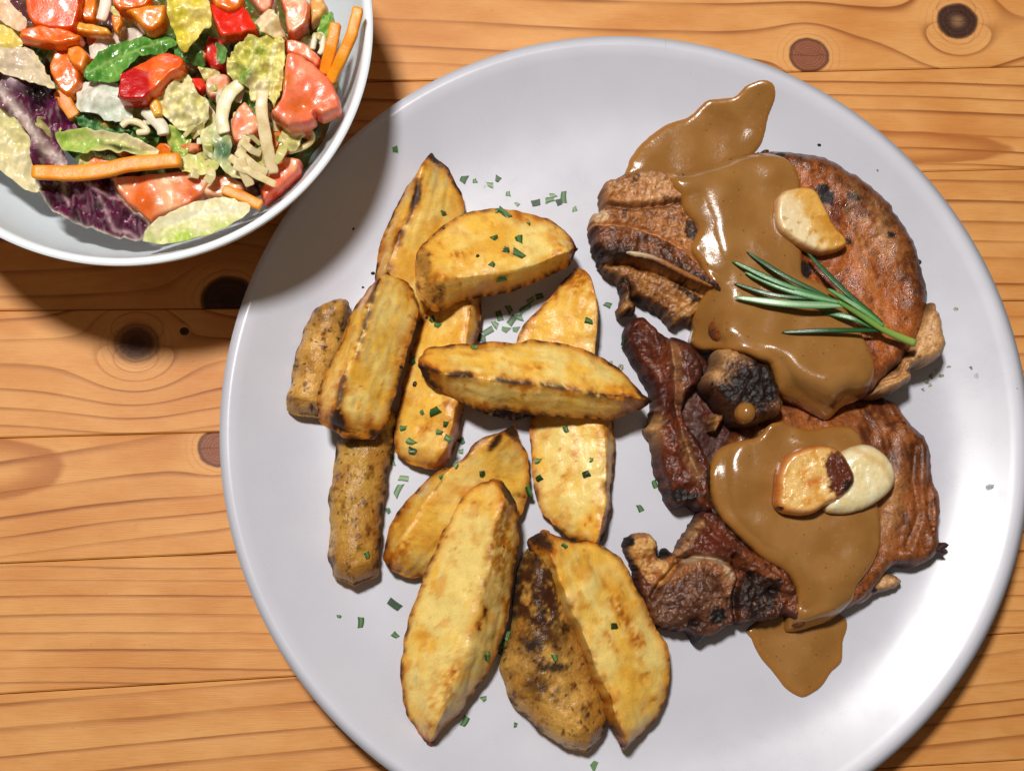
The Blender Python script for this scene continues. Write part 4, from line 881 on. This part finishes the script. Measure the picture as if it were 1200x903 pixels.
L_('lettuce_leaf', 'pale yellow green lettuce piece at the bowl edge nearest the lower tomato', 'lettuce', [(168, 283), (180, 262), (200, 249), (230, 237), (260, 232), (294, 243), (286, 255), (262, 266), (220, 280), (190, 284)], 44, 1.6, cf((230, 220, 170), (160, 186, 70), 5, 30, (230, 272, 80, 40), veins=((238, 232, 196), 3, [[(190, 262), (240, 246), (285, 246)]])), (.0, -.04), seed=5)
chunk('tomato_piece', 'juicy pale tomato piece under the long carrot strip', 'tomato', [(127, 205), (160, 203), (220, 198), (252, 204), (240, 226), (222, 241), (186, 252), (176, 262), (156, 245), (146, 236), (135, 220)], 43.5, 7, cf((246, 178, 132), (236, 130, 82), 6, 26, spots=[((222, 104, 36), (168, 236, 16, 24, -20)), ((226, 110, 50), (226, 226, 10, 20, 20))]), (0, -.03), seed=6, dent=[(168, 238, 12, 1.5), (158, 214, 14, -1.2)])
chunk('tomato_piece', 'small flat tomato piece tucked between lower lettuce and pale shreds', 'tomato', [(232, 206), (262, 202), (284, 212), (286, 224), (262, 231), (238, 229)], 43, 5, cf((246, 186, 144), (236, 140, 96), 7, 18), seed=7)
stick('carrot_strip', 'short carrot strip poking out below the pale shreds', 'carrot', [(262, 222), (284, 231), (306, 241)], 13, 43, (236, 130, 14), (244, 152, 30), seed=3)
chunk('tomato_piece', 'red tomato piece pressed against the bowl wall under the shreds', 'tomato', [(318, 184), (332, 180), (354, 184), (350, 200), (330, 218), (308, 236), (303, 222), (311, 204)], 43, 8, cf((240, 156, 112), (226, 100, 58), 8, 20, rim=((206, 60, 24), 3)), (-.02, -.02), seed=8)
L_('green_leaf', 'dark green curled leaf under the large tomato wedge at the bowl wall', 'leaf', [(316, 168), (330, 152), (348, 146), (370, 139), (374, 160), (360, 176), (340, 182), (322, 180)], 40, 3.0, cf((40, 74, 30), (84, 116, 50), 9, 12), seed=9)
stick('cabbage_shred', 'curled cream shred in front of the dark leaf at the bowl wall', 'cabbage', [(338, 178), (356, 172), (366, 162), (360, 150), (352, 148)], 7, 43, (206, 186, 120), (226, 210, 150), 2.0, seed=4)
stick('carrot_strip', 'carrot end showing between the dark leaf and large tomato wedge', 'carrot', [(314, 166), (322, 156), (334, 146)], 13, 42, (236, 140, 20), (244, 156, 36), seed=5)
L_('leaf_stalk', 'white crinkled stalk part of a green leaf beside the red pepper', 'leaf', [(94, 92), (118, 93), (138, 99), (140, 116), (150, 122), (156, 136), (143, 144), (129, 143), (110, 134), (90, 128), (88, 110)], 47, 2.0, cf((226, 228, 208), (196, 206, 184), 10, 18, (110, 120, 60, 90)), (.01, .02), seed=10, wave=24)
L_('leaf_stalk', 'white leaf stalk above the green leaf with a pink tinge', 'leaf', [(103, 58), (118, 43), (140, 35), (160, 30), (168, 36), (154, 46), (130, 57), (110, 69)], 46, 1.2, cf((228, 214, 196), (206, 186, 170), 11, 14), (.0, .02), seed=11)
L_('green_leaf', 'smooth bright green leaf lying behind the red pepper piece', 'leaf', [(98, 91), (108, 71), (129, 57), (156, 43), (180, 39), (196, 41), (206, 50), (190, 60), (165, 69), (148, 84), (140, 98), (118, 95)], 49, 2.0, cf((56, 118, 36), (106, 158, 66), 12, 20, veins=((150, 186, 104), 1.2, [[(104, 86), (140, 66), (196, 46)], [(130, 72), (140, 92)], [(158, 58), (168, 66)]])), (0, .02), seed=12)
L_('green_leaf', 'crinkled blue green herb leaf below the white stalk', 'leaf', [(92, 131), (110, 136), (126, 144), (142, 148), (160, 158), (146, 164), (124, 158), (106, 154), (93, 148)], 44, 2.5, cf((54, 112, 60), (120, 160, 106), 13, 7, spots=[((230, 150, 30), (127, 144, 8, 4, 10))]), seed=13, wave=8)
L_('lettuce_leaf', 'lime green lettuce leaf with a cream rib curled above the long carrot strip', 'lettuce', [(66, 158), (86, 154), (110, 155), (147, 159), (168, 168), (186, 178), (176, 186), (147, 183), (114, 181), (90, 182), (73, 176)], 46, 1.6, cf((150, 180, 76), (206, 204, 130), 14, 18, (120, 168, 0, 120), veins=((232, 212, 168), 4.5, [[(112, 158), (147, 163), (184, 179)]]), spots=[((60, 70, 24), (142, 175, 22, 4, 12))]), (.0, .0), seed=14, curl=2.5)
stick('carrot_strip', 'long orange carrot strip lying over the radicchio and lower tomato', 'carrot', [(38, 202), (90, 203), (125, 199), (150, 193), (180, 190), (212, 187)], 17, 49, (244, 134, 10), (248, 160, 34), seed=6, hgt=10)
chunk('pepper_piece', 'bright red pepper square with an orange side on the green leaf', 'pepper', [(139, 86), (160, 74), (184, 61), (195, 58), (216, 66), (214, 79), (200, 86), (184, 104), (172, 115), (160, 119), (137, 116)], 55, 8, lambda x, y, d, z: mix(mix(C(238, 84, 14), C(244, 116, 36), sstep(-.4, .4, fbm(x, y, 18, 3, 4))), C(196, 6, 8), sstep(2, -2, (x-174)*.8+(y-86)*-.1+np.clip(84-y, 0, 40)*3.0)), (.0, .03), R=4, seed=15, rg=.12, lump=.3)
L_('lettuce_leaf', 'glassy pale iceberg lettuce piece right beside the red pepper square', 'lettuce', [(184, 104), (194, 92), (204, 84), (222, 88), (232, 108), (246, 124), (245, 140), (230, 152), (210, 150), (195, 138), (186, 120)], 50, 3.2, cf((232, 222, 170), (206, 200, 130), 16, 14), (0, 0), seed=16, wave=13, rg=.1)
L_('lettuce_leaf', 'light green frilled lettuce end hanging below the iceberg piece', 'lettuce', [(194, 150), (212, 150), (226, 156), (222, 172), (214, 186), (204, 180), (196, 166)], 46, 2.0, cf((186, 194, 96), (120, 156, 60), 17, 9), (.0, -.05), seed=17)
stick('cabbage_shred', 'cream curled shred below the white stalk beside the iceberg', 'cabbage', [(142, 148), (152, 142), (166, 146), (172, 154), (160, 156)], 8, 49, (232, 212, 164), (238, 224, 184), 2.0, seed=7)
stick('cabbage_shred', 'thick pale ribbed shred between white stalk and iceberg', 'cabbage', [(170, 128), (180, 138), (190, 150), (192, 158)], 16, 48, (212, 204, 178), (228, 220, 196), 2.4, seed=8, hgt=8)
chunk('orange_bit', 'small wet orange pulp bit between red pepper square and iceberg', 'pepper', [(171, 114), (182, 110), (190, 124), (189, 134), (180, 136), (174, 126)], 51, 4, cf((240, 150, 30), (246, 180, 66), 18, 8), R=4, seed=18)
L_('lettuce_leaf', 'flat cream lettuce scrap below the iceberg next to the carrot end', 'lettuce', [(206, 186), (222, 178), (240, 184), (258, 194), (250, 202), (226, 203), (208, 196)], 47, 1.5, cf((226, 214, 150), (190, 196, 106), 19, 12), seed=19)
L_('lettuce_leaf', 'whitish lettuce piece with a grey green bruise near the shreds', 'lettuce', [(232, 158), (244, 142), (258, 131), (264, 150), (272, 166), (270, 186), (284, 206), (268, 203), (256, 192), (242, 179)], 49, 2.2, cf((226, 222, 172), (192, 202, 128), 20, 12, spots=[((96, 128, 92), (262, 176, 14, 14, 0))]), seed=20)
chunk('tomato_piece', 'pink tomato cube beside the pale shreds in mid bowl', 'tomato', [(268, 145), (275, 126), (286, 116), (296, 126), (306, 146), (303, 155), (278, 168), (270, 158)], 51, 7, cf((246, 158, 116), (232, 112, 74), 21, 16), (.02, 0), seed=21, R=5)
chunk('tomato_piece', 'small rosy tomato piece behind the iceberg near the yellow lettuce', 'tomato', [(240, 90), (252, 82), (268, 86), (270, 98), (262, 112), (246, 116), (238, 104)], 48, 7, cf((246, 188, 150), (236, 136, 98), 22, 14), seed=22, R=6)
chunk('pepper_piece', 'dark red pepper piece standing under the bright red one', 'pepper', [(243, 38), (262, 46), (266, 78), (248, 80), (238, 66)], 46, 6, cf((204, 40, 18), (170, 20, 12), 23, 14), seed=23, R=4)
chunk('pepper_piece', 'tiny bright red pepper corner above the iceberg', 'pepper', [(222, 90), (238, 89), (241, 102), (234, 108), (226, 100)], 48, 4, cf((226, 50, 16), (206, 26, 12), 24, 10), seed=24, R=3)
stick('cabbage_shred', 'bent white shred curving from the frilly lettuce past the tomato cube', 'cabbage', [(282, 98), (270, 108), (263, 122), (260, 140), (263, 156)], 16, 51, (214, 204, 150), (232, 222, 178), 2.4, seed=9, hgt=2.5, mat=M_leaf)
stick('cabbage_shred', 'long straight pale shred hanging beside the tomato cube', 'cabbage', [(309, 108), (307, 130), (311, 160), (318, 198)], 14, 51, (214, 190, 132), (232, 212, 164), 2.4, seed=10, hgt=2, mat=M_leaf, zs=[53, 52, 50, 46])
for k, (p, q_) in enumerate([((270, 186), (322, 214)), ((278, 178), (312, 200)), ((282, 186), (292, 214)), ((284, 166), (304, 176)), ((274, 192), (300, 196)), ((288, 158), (276, 182))]):
    lab = ['longest cream shred in the fan of shreds above the lower tomato', 'cream shred in the fan pointing at the bowl wall', 'short cream shred hanging down from the fan of shreds', 'wide cream shred at the top of the fan below tomato cube', 'thin cream shred crossing the fan of shreds', 'cream shred leading from the tomato cube into the fan'][k]
    stick('cabbage_shred', lab, 'cabbage', [p, ((p[0]+q_[0])/2, (p[1]+q_[1])/2+3), q_], 9+1.5*(k % 3), 49+.6*k, (220, 196, 132), (236, 216, 166), 2.4, seed=20+k, hgt=1.8, mat=M_leaf, zs=[51, 50, 47])
L_('lettuce_leaf', 'yellow green frilly lettuce in the middle of the salad beside the large tomato', 'lettuce', [(278, 53), (296, 41), (314, 40), (328, 42), (334, 54), (331, 96), (322, 127), (312, 112), (294, 117), (288, 100), (274, 94), (266, 80)], 53, 3.4, cf((226, 214, 128), (198, 194, 92), 25, 14, spots=[((96, 146, 36), (288, 88, 9, 12, 10)), ((236, 224, 176), (305, 100, 14, 12, 0)), ((150, 160, 60), (304, 58, 9, 6, 0))], veins=((240, 232, 180), 2, [[(300, 46), (296, 90), (300, 112)], [(322, 52), (312, 100)]])), seed=25, wave=12, rg=.12)
L_('lettuce_leaf', 'creamy white lettuce heart piece next to the bright red pepper', 'lettuce', [(298, 22), (316, 13), (326, 24), (333, 38), (314, 43), (304, 34)], 53, 2.2, cf((238, 216, 176), (226, 198, 140), 26, 12), seed=26)
chunk('pepper_piece', 'bright red pepper triangle beside the yellow lettuce', 'pepper', [(243, 4), (262, 5), (286, 4), (296, 20), (303, 34), (280, 41), (258, 45), (250, 24)], 54, 6, cf((226, 40, 10), (208, 26, 10), 27, 20, rim=((238, 90, 30), 2.5)), (-.02, .03), seed=27, R=4, rg=.12)
chunk('pepper_piece', 'orange pepper piece resting on top of the bright red pepper', 'pepper', [(240, -8), (262, -14), (286, -6), (282, 8), (268, 14), (254, 8)], 56, 6, cf((242, 130, 26), (234, 104, 20), 28, 14), seed=28, R=6)
L_('lettuce_leaf', 'translucent yellow lettuce strip hanging between the orange and red peppers', 'lettuce', [(199, -14), (226, -14), (246, 6), (247, 30), (238, 34), (230, 44), (222, 54), (212, 57), (205, 45), (197, 15)], 54, 2.2, cf((206, 190, 60), (232, 210, 120), 29, 16, (222, 20, 0, 60)), (.03, -.02), seed=29, wave=16, rg=.12)
L_('green_leaf', 'dark green leaf sliver between the yellow lettuce and red peppers', 'leaf', [(200, 44), (214, 56), (226, 50), (240, 72), (228, 76), (214, 70), (204, 62)], 46, 2.0, cf((44, 92, 36), (86, 136, 62), 30, 8), seed=30)
L_('green_leaf', 'small green herb leaf on the dark red pepper', 'leaf', [(252, 52), (262, 50), (266, 66), (262, 76), (255, 68)], 51, 1.2, cf((70, 120, 56), (110, 150, 80), 31, 6), seed=31)
chunk('tomato_piece', 'large pink tomato wedge leaning on the bowl side by the carrots', 'tomato', [(334, 59), (352, 62), (370, 74), (384, 86), (392, 97), (400, 118), (397, 126), (377, 135), (368, 130), (370, 137), (358, 145), (340, 149), (326, 140), (315, 130), (328, 119), (332, 90)], 55, 8, lambda x, y, d, z: mix(cf((246, 150, 110), (234, 112, 76), 32, 24, spots=[((228, 112, 50), (352, 122, 20, 10, -20)), ((222, 120, 50), (337, 95, 5, 10, 0))])(x, y, d, z), C(224, 84, 58), np.exp(-(d/4)**2)*sstep(0, 12, (x-350)*.6-(y-80)*.55)), (-.03, .0), seed=32, R=6, dent=[(352, 124, 14, -2.0), (342, 136, 7, 1.0)])
chunk('tomato_piece', 'thin tomato slice behind the large tomato wedge', 'tomato', [(335, 44), (348, 45), (362, 52), (377, 68), (372, 78), (352, 66), (334, 60)], 52, 6, cf((244, 152, 108), (232, 110, 70), 33, 16), seed=33, R=4)
stick('carrot_strip', 'longest upright carrot strip leaning on the bowl wall by the tomato', 'carrot', [(421, 16), (412, 46), (400, 70), (386, 92)], 13, 53, (242, 140, 14), (248, 162, 30), seed=11, zs=[57, 56, 54, 50])
stick('carrot_strip', 'shorter carrot strip beside the longest upright one', 'carrot', [(394, 31), (389, 54), (380, 82)], 14, 52, (240, 136, 18), (246, 156, 34), seed=12, zs=[54, 53, 49])
stick('cabbage_shred', 'white shred loop behind the carrots and tomato slice', 'cabbage', [(366, 58), (370, 44), (377, 42), (378, 56), (374, 64)], 7, 49, (226, 216, 190), (236, 228, 206), 2.0, seed=13)
L_('green_leaf', 'bright green leaf tip standing behind the short carrot strip', 'leaf', [(372, 36), (378, 20), (387, 9), (391, 20), (392, 30), (384, 42), (380, 52), (374, 46)], 49, 2.4, cf((92, 148, 50), (150, 186, 96), 34, 7), seed=34, wave=10)
L_('green_leaf', 'dark green leaf behind the tomato slice', 'leaf', [(334, 34), (350, 36), (366, 26), (376, 32), (370, 50), (352, 50), (338, 46)], 44, 2.0, cf((50, 70, 28), (92, 100, 44), 35, 8), seed=35)
chunk('tomato_piece', 'wet pink tomato piece at the upper right of the salad by the pulp', 'tomato', [(326, -10), (344, -14), (364, 2), (362, 18), (358, 30), (344, 40), (336, 36), (332, 14)], 54, 7, cf((246, 186, 146), (234, 132, 88), 36, 16, rim=((220, 96, 50), 2.5)), (.02, .0), seed=36, R=5)
chunk('tomato_piece', 'yellowish tomato pulp piece beside the wet pink tomato', 'tomato', [(362, -6), (378, -8), (384, 6), (378, 20), (364, 28), (362, 12)], 51, 6, cf((226, 178, 108), (206, 140, 70), 37, 10), seed=37, R=6)
chunk('tomato_piece', 'pale red tomato corner between orange pepper and wet pink tomato', 'tomato', [(286, -12), (322, -12), (320, 4), (315, 13), (308, 14), (298, 4)], 52, 6, cf((246, 168, 132), (234, 122, 84), 38, 14), seed=38, R=5)
# orange pieces at the far side
L_('lettuce_leaf', 'pinkish cream lettuce leaf at the bowl edge beside the orange square', 'lettuce', [(-30, -20), (0, -10), (24, 16), (34, 30), (22, 38), (6, 26), (-20, 12)], 50, 2.0, cf((236, 204, 172), (226, 180, 140), 40, 18), seed=40)
L_('lettuce_leaf', 'yellowish lettuce patch under the pinkish cream leaf', 'lettuce', [(-20, 12), (6, 26), (24, 40), (24, 54), (0, 58), (-24, 44)], 47, 2.0, cf((234, 214, 130), (226, 196, 90), 41, 18), seed=41)
L_('lettuce_leaf', 'translucent greyish lettuce leaf above the purple radicchio', 'lettuce', [(-22, 56), (0, 56), (24, 53), (40, 60), (50, 78), (66, 106), (42, 97), (16, 88), (-16, 78)], 49, 1.8, cf((206, 186, 160), (222, 204, 160), 42, 20, (30, 80, 30, 90)), seed=42, rg=.1)
chunk('pepper_piece', 'smooth orange red pepper square, largest of the pepper pieces', 'pepper', [(26, -14), (60, -16), (96, -14), (93, 6), (86, 33), (60, 32), (40, 29), (31, 18)], 55, 5, cf((240, 88, 8), (234, 72, 10), 43, 40, (60, 10, 90, 120)), (0, -.02), seed=43, R=3, rg=.14, lump=.2)
chunk('pepper_piece', 'orange pepper slice with bumpy cut edge below the orange red square', 'pepper', [(22, 33), (36, 30), (50, 27), (64, 29), (77, 33), (95, 40), (92, 47), (70, 53), (46, 49), (21, 44)], 54, 6, cf((242, 112, 16), (238, 92, 20), 44, 12), seed=44, R=5)
chunk('pepper_piece', 'wet orange pepper chunk in the hollow beside the green leaf', 'pepper', [(55, 80), (60, 64), (68, 55), (80, 58), (92, 78), (94, 96), (84, 108), (76, 113), (66, 102)], 48, 7, cf((236, 122, 30), (206, 92, 24), 45, 12), seed=45, R=5)
chunk('pepper_piece', 'small bright orange chunk standing for the highlight on the wet orange one', 'pepper', [(78, 54), (92, 50), (104, 62), (100, 76), (96, 82), (82, 74), (77, 64)], 51, 5, cf((240, 136, 36), (230, 112, 24), 46, 10), seed=46, R=5)  # separate brighter piece stands for the highlight of the wet chunk
stick('carrot_strip', 'orange strip at the bottom of the hollow beside the radicchio', 'carrot', [(70, 108), (78, 122), (88, 138)], 16, 44, (226, 120, 24), (238, 150, 60), seed=14)
chunk('pepper_piece', 'amber pepper strip under the orange red square', 'pepper', [(87, 23), (106, 26), (127, 31), (130, 40), (110, 40), (86, 35)], 52, 4, cf((230, 140, 24), (238, 160, 50), 47, 12), seed=47, R=4)
chunk('pepper_piece', 'thin amber pepper sliver pointing at the white stalk', 'pepper', [(128, 16), (144, 18), (142, 30), (138, 41), (132, 34)], 53, 4, cf((234, 140, 16), (226, 120, 16), 48, 10), seed=48, R=3)
chunk('pepper_piece', 'orange pepper piece beside the orange red square', 'pepper', [(94, -10), (113, -10), (112, 24), (91, 22)], 50, 5, cf((234, 128, 20), (222, 104, 16), 49, 12), seed=49, R=4)
stick('cabbage_shred', 'pinkish white shred between the orange pepper pieces', 'cabbage', [(124, -8), (123, 8), (118, 24)], 13, 53, (230, 204, 184), (240, 222, 206), 2.4, seed=15, hgt=6)
chunk('tomato_piece', 'rounded orange tomato piece above the green leaf', 'tomato', [(134, 10), (146, 2), (176, 4), (196, 2), (194, 22), (186, 32), (177, 38), (164, 30), (152, 16)], 54, 7, cf((240, 146, 30), (228, 112, 24), 50, 14), seed=50, R=7)
chunk('pepper_piece', 'orange pepper strip above the rounded orange tomato piece', 'pepper', [(130, -14), (172, -16), (178, -2), (170, 8), (140, 12), (131, 4)], 55, 4, cf((242, 116, 14), (236, 94, 14), 51, 16), seed=51, R=4)

# ------------------------------------------------------------------ chopped rosemary
def bit_mesh(k, ln, wd, bars):
    """a chopped piece of rosemary leaf: a slightly cupped flake with a paler mid vein and uneven cut ends"""
    rnd = random.Random(k*7+1); nx, ny = 3, 6
    e0, e1, tp, cu = rnd.uniform(-.5, .5), rnd.uniform(-.5, .5), rnd.uniform(.6, 1.1), rnd.uniform(-.3, .3)
    dk, md = rnd.choice([((32, 78, 30), (84, 126, 70)), ((48, 98, 44), (112, 148, 96)), ((24, 62, 24), (48, 92, 40)), ((84, 124, 70), (136, 164, 120))])
    V, Cc = [], []
    for i in range(nx+1):
        for j in range(ny+1):
            u = i/nx-.5; v = j/ny-.5
            wv = wd*(1+(tp-1)*(u+.5))
            V.append((u*ln+v*wd*(e0 if i == 0 else e1 if i == nx else (e0+e1)/2), v*wv+cu*ln*(u*u), .0007-.0011*abs(v)+.0003*rnd.random()))
            Cc.append(C(*md) if j in (2, 3, 4) and k % 4 else C(*dk))
    n = len(V)
    V += [(x, y, -.0004) for x, y, z in V]; Cc = Cc+Cc
    F = []
    for i in range(nx):
        for j in range(ny):
            a = i*(ny+1)+j; q = (a, a+ny+1, a+ny+2, a+1); F += [q, tuple(x+n for x in q[::-1])]
    per = [(i*(ny+1), (i+1)*(ny+1)) for i in range(nx)]+[(nx*(ny+1)+j, nx*(ny+1)+j+1) for j in range(ny)]+[((i+1)*(ny+1)+ny, i*(ny+1)+ny) for i in range(nx)]+[(j+1, j) for j in range(ny)]
    F += [(b_, a, a+n, b_+n) for a, b_ in per]
    ob = mesh('herb_bit', V, F, M_herb, None, np.array(Cc), .35, smooth=False, origin=(0, 0, 0))
    me = ob.data; bpy.data.objects.remove(ob); return me
WS = ['speckled wedge at the pile edge', 'olive brown wedge', 'wedge with pointed charred tip', 'flat wedge under two crossing wedges', 'triangular wedge', 'pale blunt wedge', 'wedge with the black burnt tip', 'hidden dark wedge', 'scorched wedge', 'broad brown flecked wedge', 'ridged wedge with charred spine', 'thick wedge with greenish end', 'long wedge across the pile', 'largest wedge']
for k, o in enumerate([o for o in sc.objects if o.name.startswith('potato_wedge')]): o['short'] = WS[k]
PN = [((480, 180), 'beside the pointed charred tip'), ((575, 215), 'between pointed tip and thick wedge'), ((650, 235), 'between the thick wedge and the larger chop'), ((600, 375), 'in the gap between thick, triangular and long wedges'), ((730, 390), 'beside the rib end of the chops'), ((758, 580), 'between pale blunt wedge and the chop bones'), ((465, 570), 'in the gap beside the olive brown wedge'), ((450, 728), 'beside the largest wedge near the olive brown one'), ((590, 755), 'between largest and scorched wedges'), ((560, 835), 'beside the lower end of the largest wedge'), ((696, 896), 'beyond the end of the scorched wedge')]
def near(px, py, lst): return min(lst, key=lambda q: (q[0][0]-px)**2+(q[0][1]-py)**2)[1]
bits_plate = [(463, 175, 20, .7), (543, 210, 0, 1.3), (556, 212, 40, .6), (574, 217, 110, 1.1), (583, 210, 95, .9), (595, 227, 40, .7), (606, 239, -20, .6), (628, 238, -30, 1.0), (644, 234, -25, 1.3), (648, 229, -20, 1.0), (655, 237, 80, .7), (660, 231, 60, 1.2), (673, 245, 70, .8),
              (732, 400, -35, 1.1), (767, 567, 20, .8), (750, 595, 30, .9), (462, 708, 70, 1.5), (423, 729, 15, 1.0), (463, 744, 60, .8), (567, 818, 80, .7), (545, 845, -60, 1.0), (604, 849, 40, .4), (397, 722, 0, .3), (696, 896, 70, 1.4), (712, 357, 70, .9),
              (580, 380, 30, 1.0), (592, 386, 60, 1.2), (600, 375, -40, 1.0), (608, 372, 80, 1.1), (612, 364, -50, 1.1), (585, 370, 10, .9), (618, 360, -45, .9), (604, 386, 80, 1.0), (572, 388, 100, 1.0), (597, 362, 30, .8), (622, 352, -40, 1.0), (632, 347, -50, .7),
              (466, 574, 35, 1.3), (473, 560, -30, 1.2), (455, 598, 80, 1.0), (459, 540, 90, .9), (585, 758, 70, .9), (592, 752, -30, 1.1), (588, 764, 20, .8), (596, 745, 60, 1.0)]
bits_wedge = [(519, 250, -10, .9), (583, 248, 10, .8), (591, 250, 45, 1.3), (580, 279, -30, 1.1), (608, 281, 85, 1.4), (608, 298, 35, 1.1), (588, 326, -10, .9), (620, 263, -20, .4), (577, 310, -50, .4), (593, 293, 10, .6), (513, 381, 30, .8), (507, 375, 60, .5), (564, 396, 50, 1.0), (556, 408, -10, .7), (484, 424, -35, 1.2), (510, 482, -20, 1.1), (495, 483, -30, .4), (522, 497, 10, .7), (515, 507, 15, .9), (525, 514, 40, .9), (541, 517, 20, 1.1), (473, 502, 0, 1.0), (482, 518, 25, 1.6), (483, 528, 15, 1.2), (540, 529, -10, .7), (535, 545, -40, .8), (565, 554, 80, .5), (518, 559, -20, .6), (631, 540, -5, 1.0), (632, 560, -30, .7), (619, 575, 60, 1.1), (693, 539, -5, .6), (687, 555, -20, .8), (663, 503, 70, .6), (690, 376, 20, 1.0), (719, 733, 0, .7), (768, 734, -60, 1.0), (662, 640, 60, .7), (650, 770, 70, .8), (570, 769, 65, .9), (430, 650, 70, .7)]
bpy.context.view_layer.update()
dg = bpy.context.evaluated_depsgraph_get()
BM = [bit_mesh(k, (.0024, .0018, .0030, .0021, .0027, .0017, .0034)[k % 7], (.0019, .0023, .0017, .0021, .0020)[k % 5], 1) for k in range(16)]
hits = []
for k, (px, py, an, s_) in enumerate([b_ for b_ in bits_plate]+bits_wedge):
    d = VD+VR*(px-600)/FPX+VU*(451.5-py)/FPX
    ok, loc, nor, _, ho, _ = sc.ray_cast(dg, Vector(CAM), Vector(d).normalized())
    if ok: hits.append((k, loc, nor, an, s_*1.12, ho, near(px, py, PN)))
for k, loc, nor, an, s_, ho, nr in hits:
    o = bpy.data.objects.new('herb_bit', BM[(k*5+k//4) % 16]); sc.collection.objects.link(o)
    rot = Vector((0, 0, 1)).rotation_difference(nor).to_matrix() @ Matrix.Rotation(math.radians(-an), 3, 'Z')
    o.matrix_world = Matrix.Translation(loc+nor*.0001) @ rot.to_4x4() @ Matrix.Diagonal((s_, .75+.25*s_, 1, 1))
    on = ho.parent.name if ho.parent else ho.name
    if on.startswith('potato'): tag(o, 'chopped rosemary bit on the '+ho.parent['short'], 'herb', 'rosemary bits on the wedges')
    elif on.startswith('dinner'): tag(o, 'chopped rosemary bit on the plate '+nr, 'herb', 'rosemary bits on the plate')
    else: tag(o, 'chopped rosemary bit fallen against the pork chops', 'herb', 'rosemary bits on the chops')

# ------------------------------------------------------------------ burnt crumbs and oil drops
def dome(name, r, h, mat, seed, col, n=10):
    V, F = [(0, 0, h)], []
    rnd = random.Random(seed); rr = [r*rnd.uniform(.75, 1.25) for _ in range(n)]
    for a, b_ in ((.55, .8), (.9, .4), (1.0, 0)):
        V += [(rr[i]*a*math.cos(i*6.2832/n), rr[i]*a*math.sin(i*6.2832/n), h*b_) for i in range(n)]
    F += [(0, 1+i, 1+(i+1) % n) for i in range(n)]
    for q in range(2): F += [(1+q*n+i, 1+(q+1)*n+i, 1+(q+1)*n+(i+1) % n, 1+q*n+(i+1) % n) for i in range(n)]
    F.append(tuple(1+2*n+i for i in range(n))[::-1])
    ob = mesh(name, V, F, mat, None, np.tile(C(*col), (len(V), 1)), .12 if name == 'oil_drop' else .5, origin=(0, 0, 0))
    me = ob.data; bpy.data.objects.remove(ob); return me
CR = [dome('crumb', .0007, .0006, M_meat, k, (34, 20, 14), 7) for k in range(3)]
mo, t, b = new_mat('cooking_oil'); b.inputs['Base Color'].default_value = (.9, .8, .55, 1); b.inputs['Roughness'].default_value = .08
b.inputs['Transmission Weight'].default_value = .9; b.inputs['IOR'].default_value = 1.35
OD = [dome('oil_drop', .0011, .0004, mo, 40+k, (230, 220, 190), 12) for k in range(3)]
rs = random.Random(11)
cr = [(437, 320), (426, 336), (414, 268), (568, 219), (520, 268), (604, 849), (397, 722), (1192, 455), (590, 640), (560, 300), (500, 372), (470, 430), (486, 450), (705, 300), (742, 420), (757, 500), (960, 170), (1028, 200)]
od = [(1092, 440), (1086, 447), (1097, 434), (1104, 441), (1090, 452), (1112, 430), (1138, 431), (1145, 440), (1082, 456), (720, 440), (727, 432), (716, 425), (735, 442), (1160, 570), (1120, 362), (520, 212)]
for lst, me, nm, lb, ct, gr in ((cr, CR, 'crumb', 'tiny burnt crumb fallen from the roast food', 'crumb', 'burnt crumbs'), (od, OD, 'oil_drop', 'tiny clear drop of oil on the bare plate', 'oil drop', 'oil drops on the plate')):
    for k, (px, py) in enumerate(lst):
        d = VD+VR*(px-600)/FPX+VU*(451.5-py)/FPX
        ok, loc, nor, _, ho, _ = sc.ray_cast(dg, Vector(CAM), Vector(d).normalized())
        if not ok or (nm == 'oil_drop' and not ho.name.startswith('dinner_plate')): continue
        o = bpy.data.objects.new(nm, me[k % 3]); sc.collection.objects.link(o); f = rs.uniform(.5, 1.2)
        o.matrix_world = Matrix.Translation(loc) @ Vector((0, 0, 1)).rotation_difference(nor).to_matrix().to_4x4() @ Matrix.Rotation(rs.uniform(0, 6.28), 4, 'Z') @ Matrix.Diagonal((f, f*rs.uniform(.6, 1.4), f, 1))
        tag(o, lb, ct, gr)
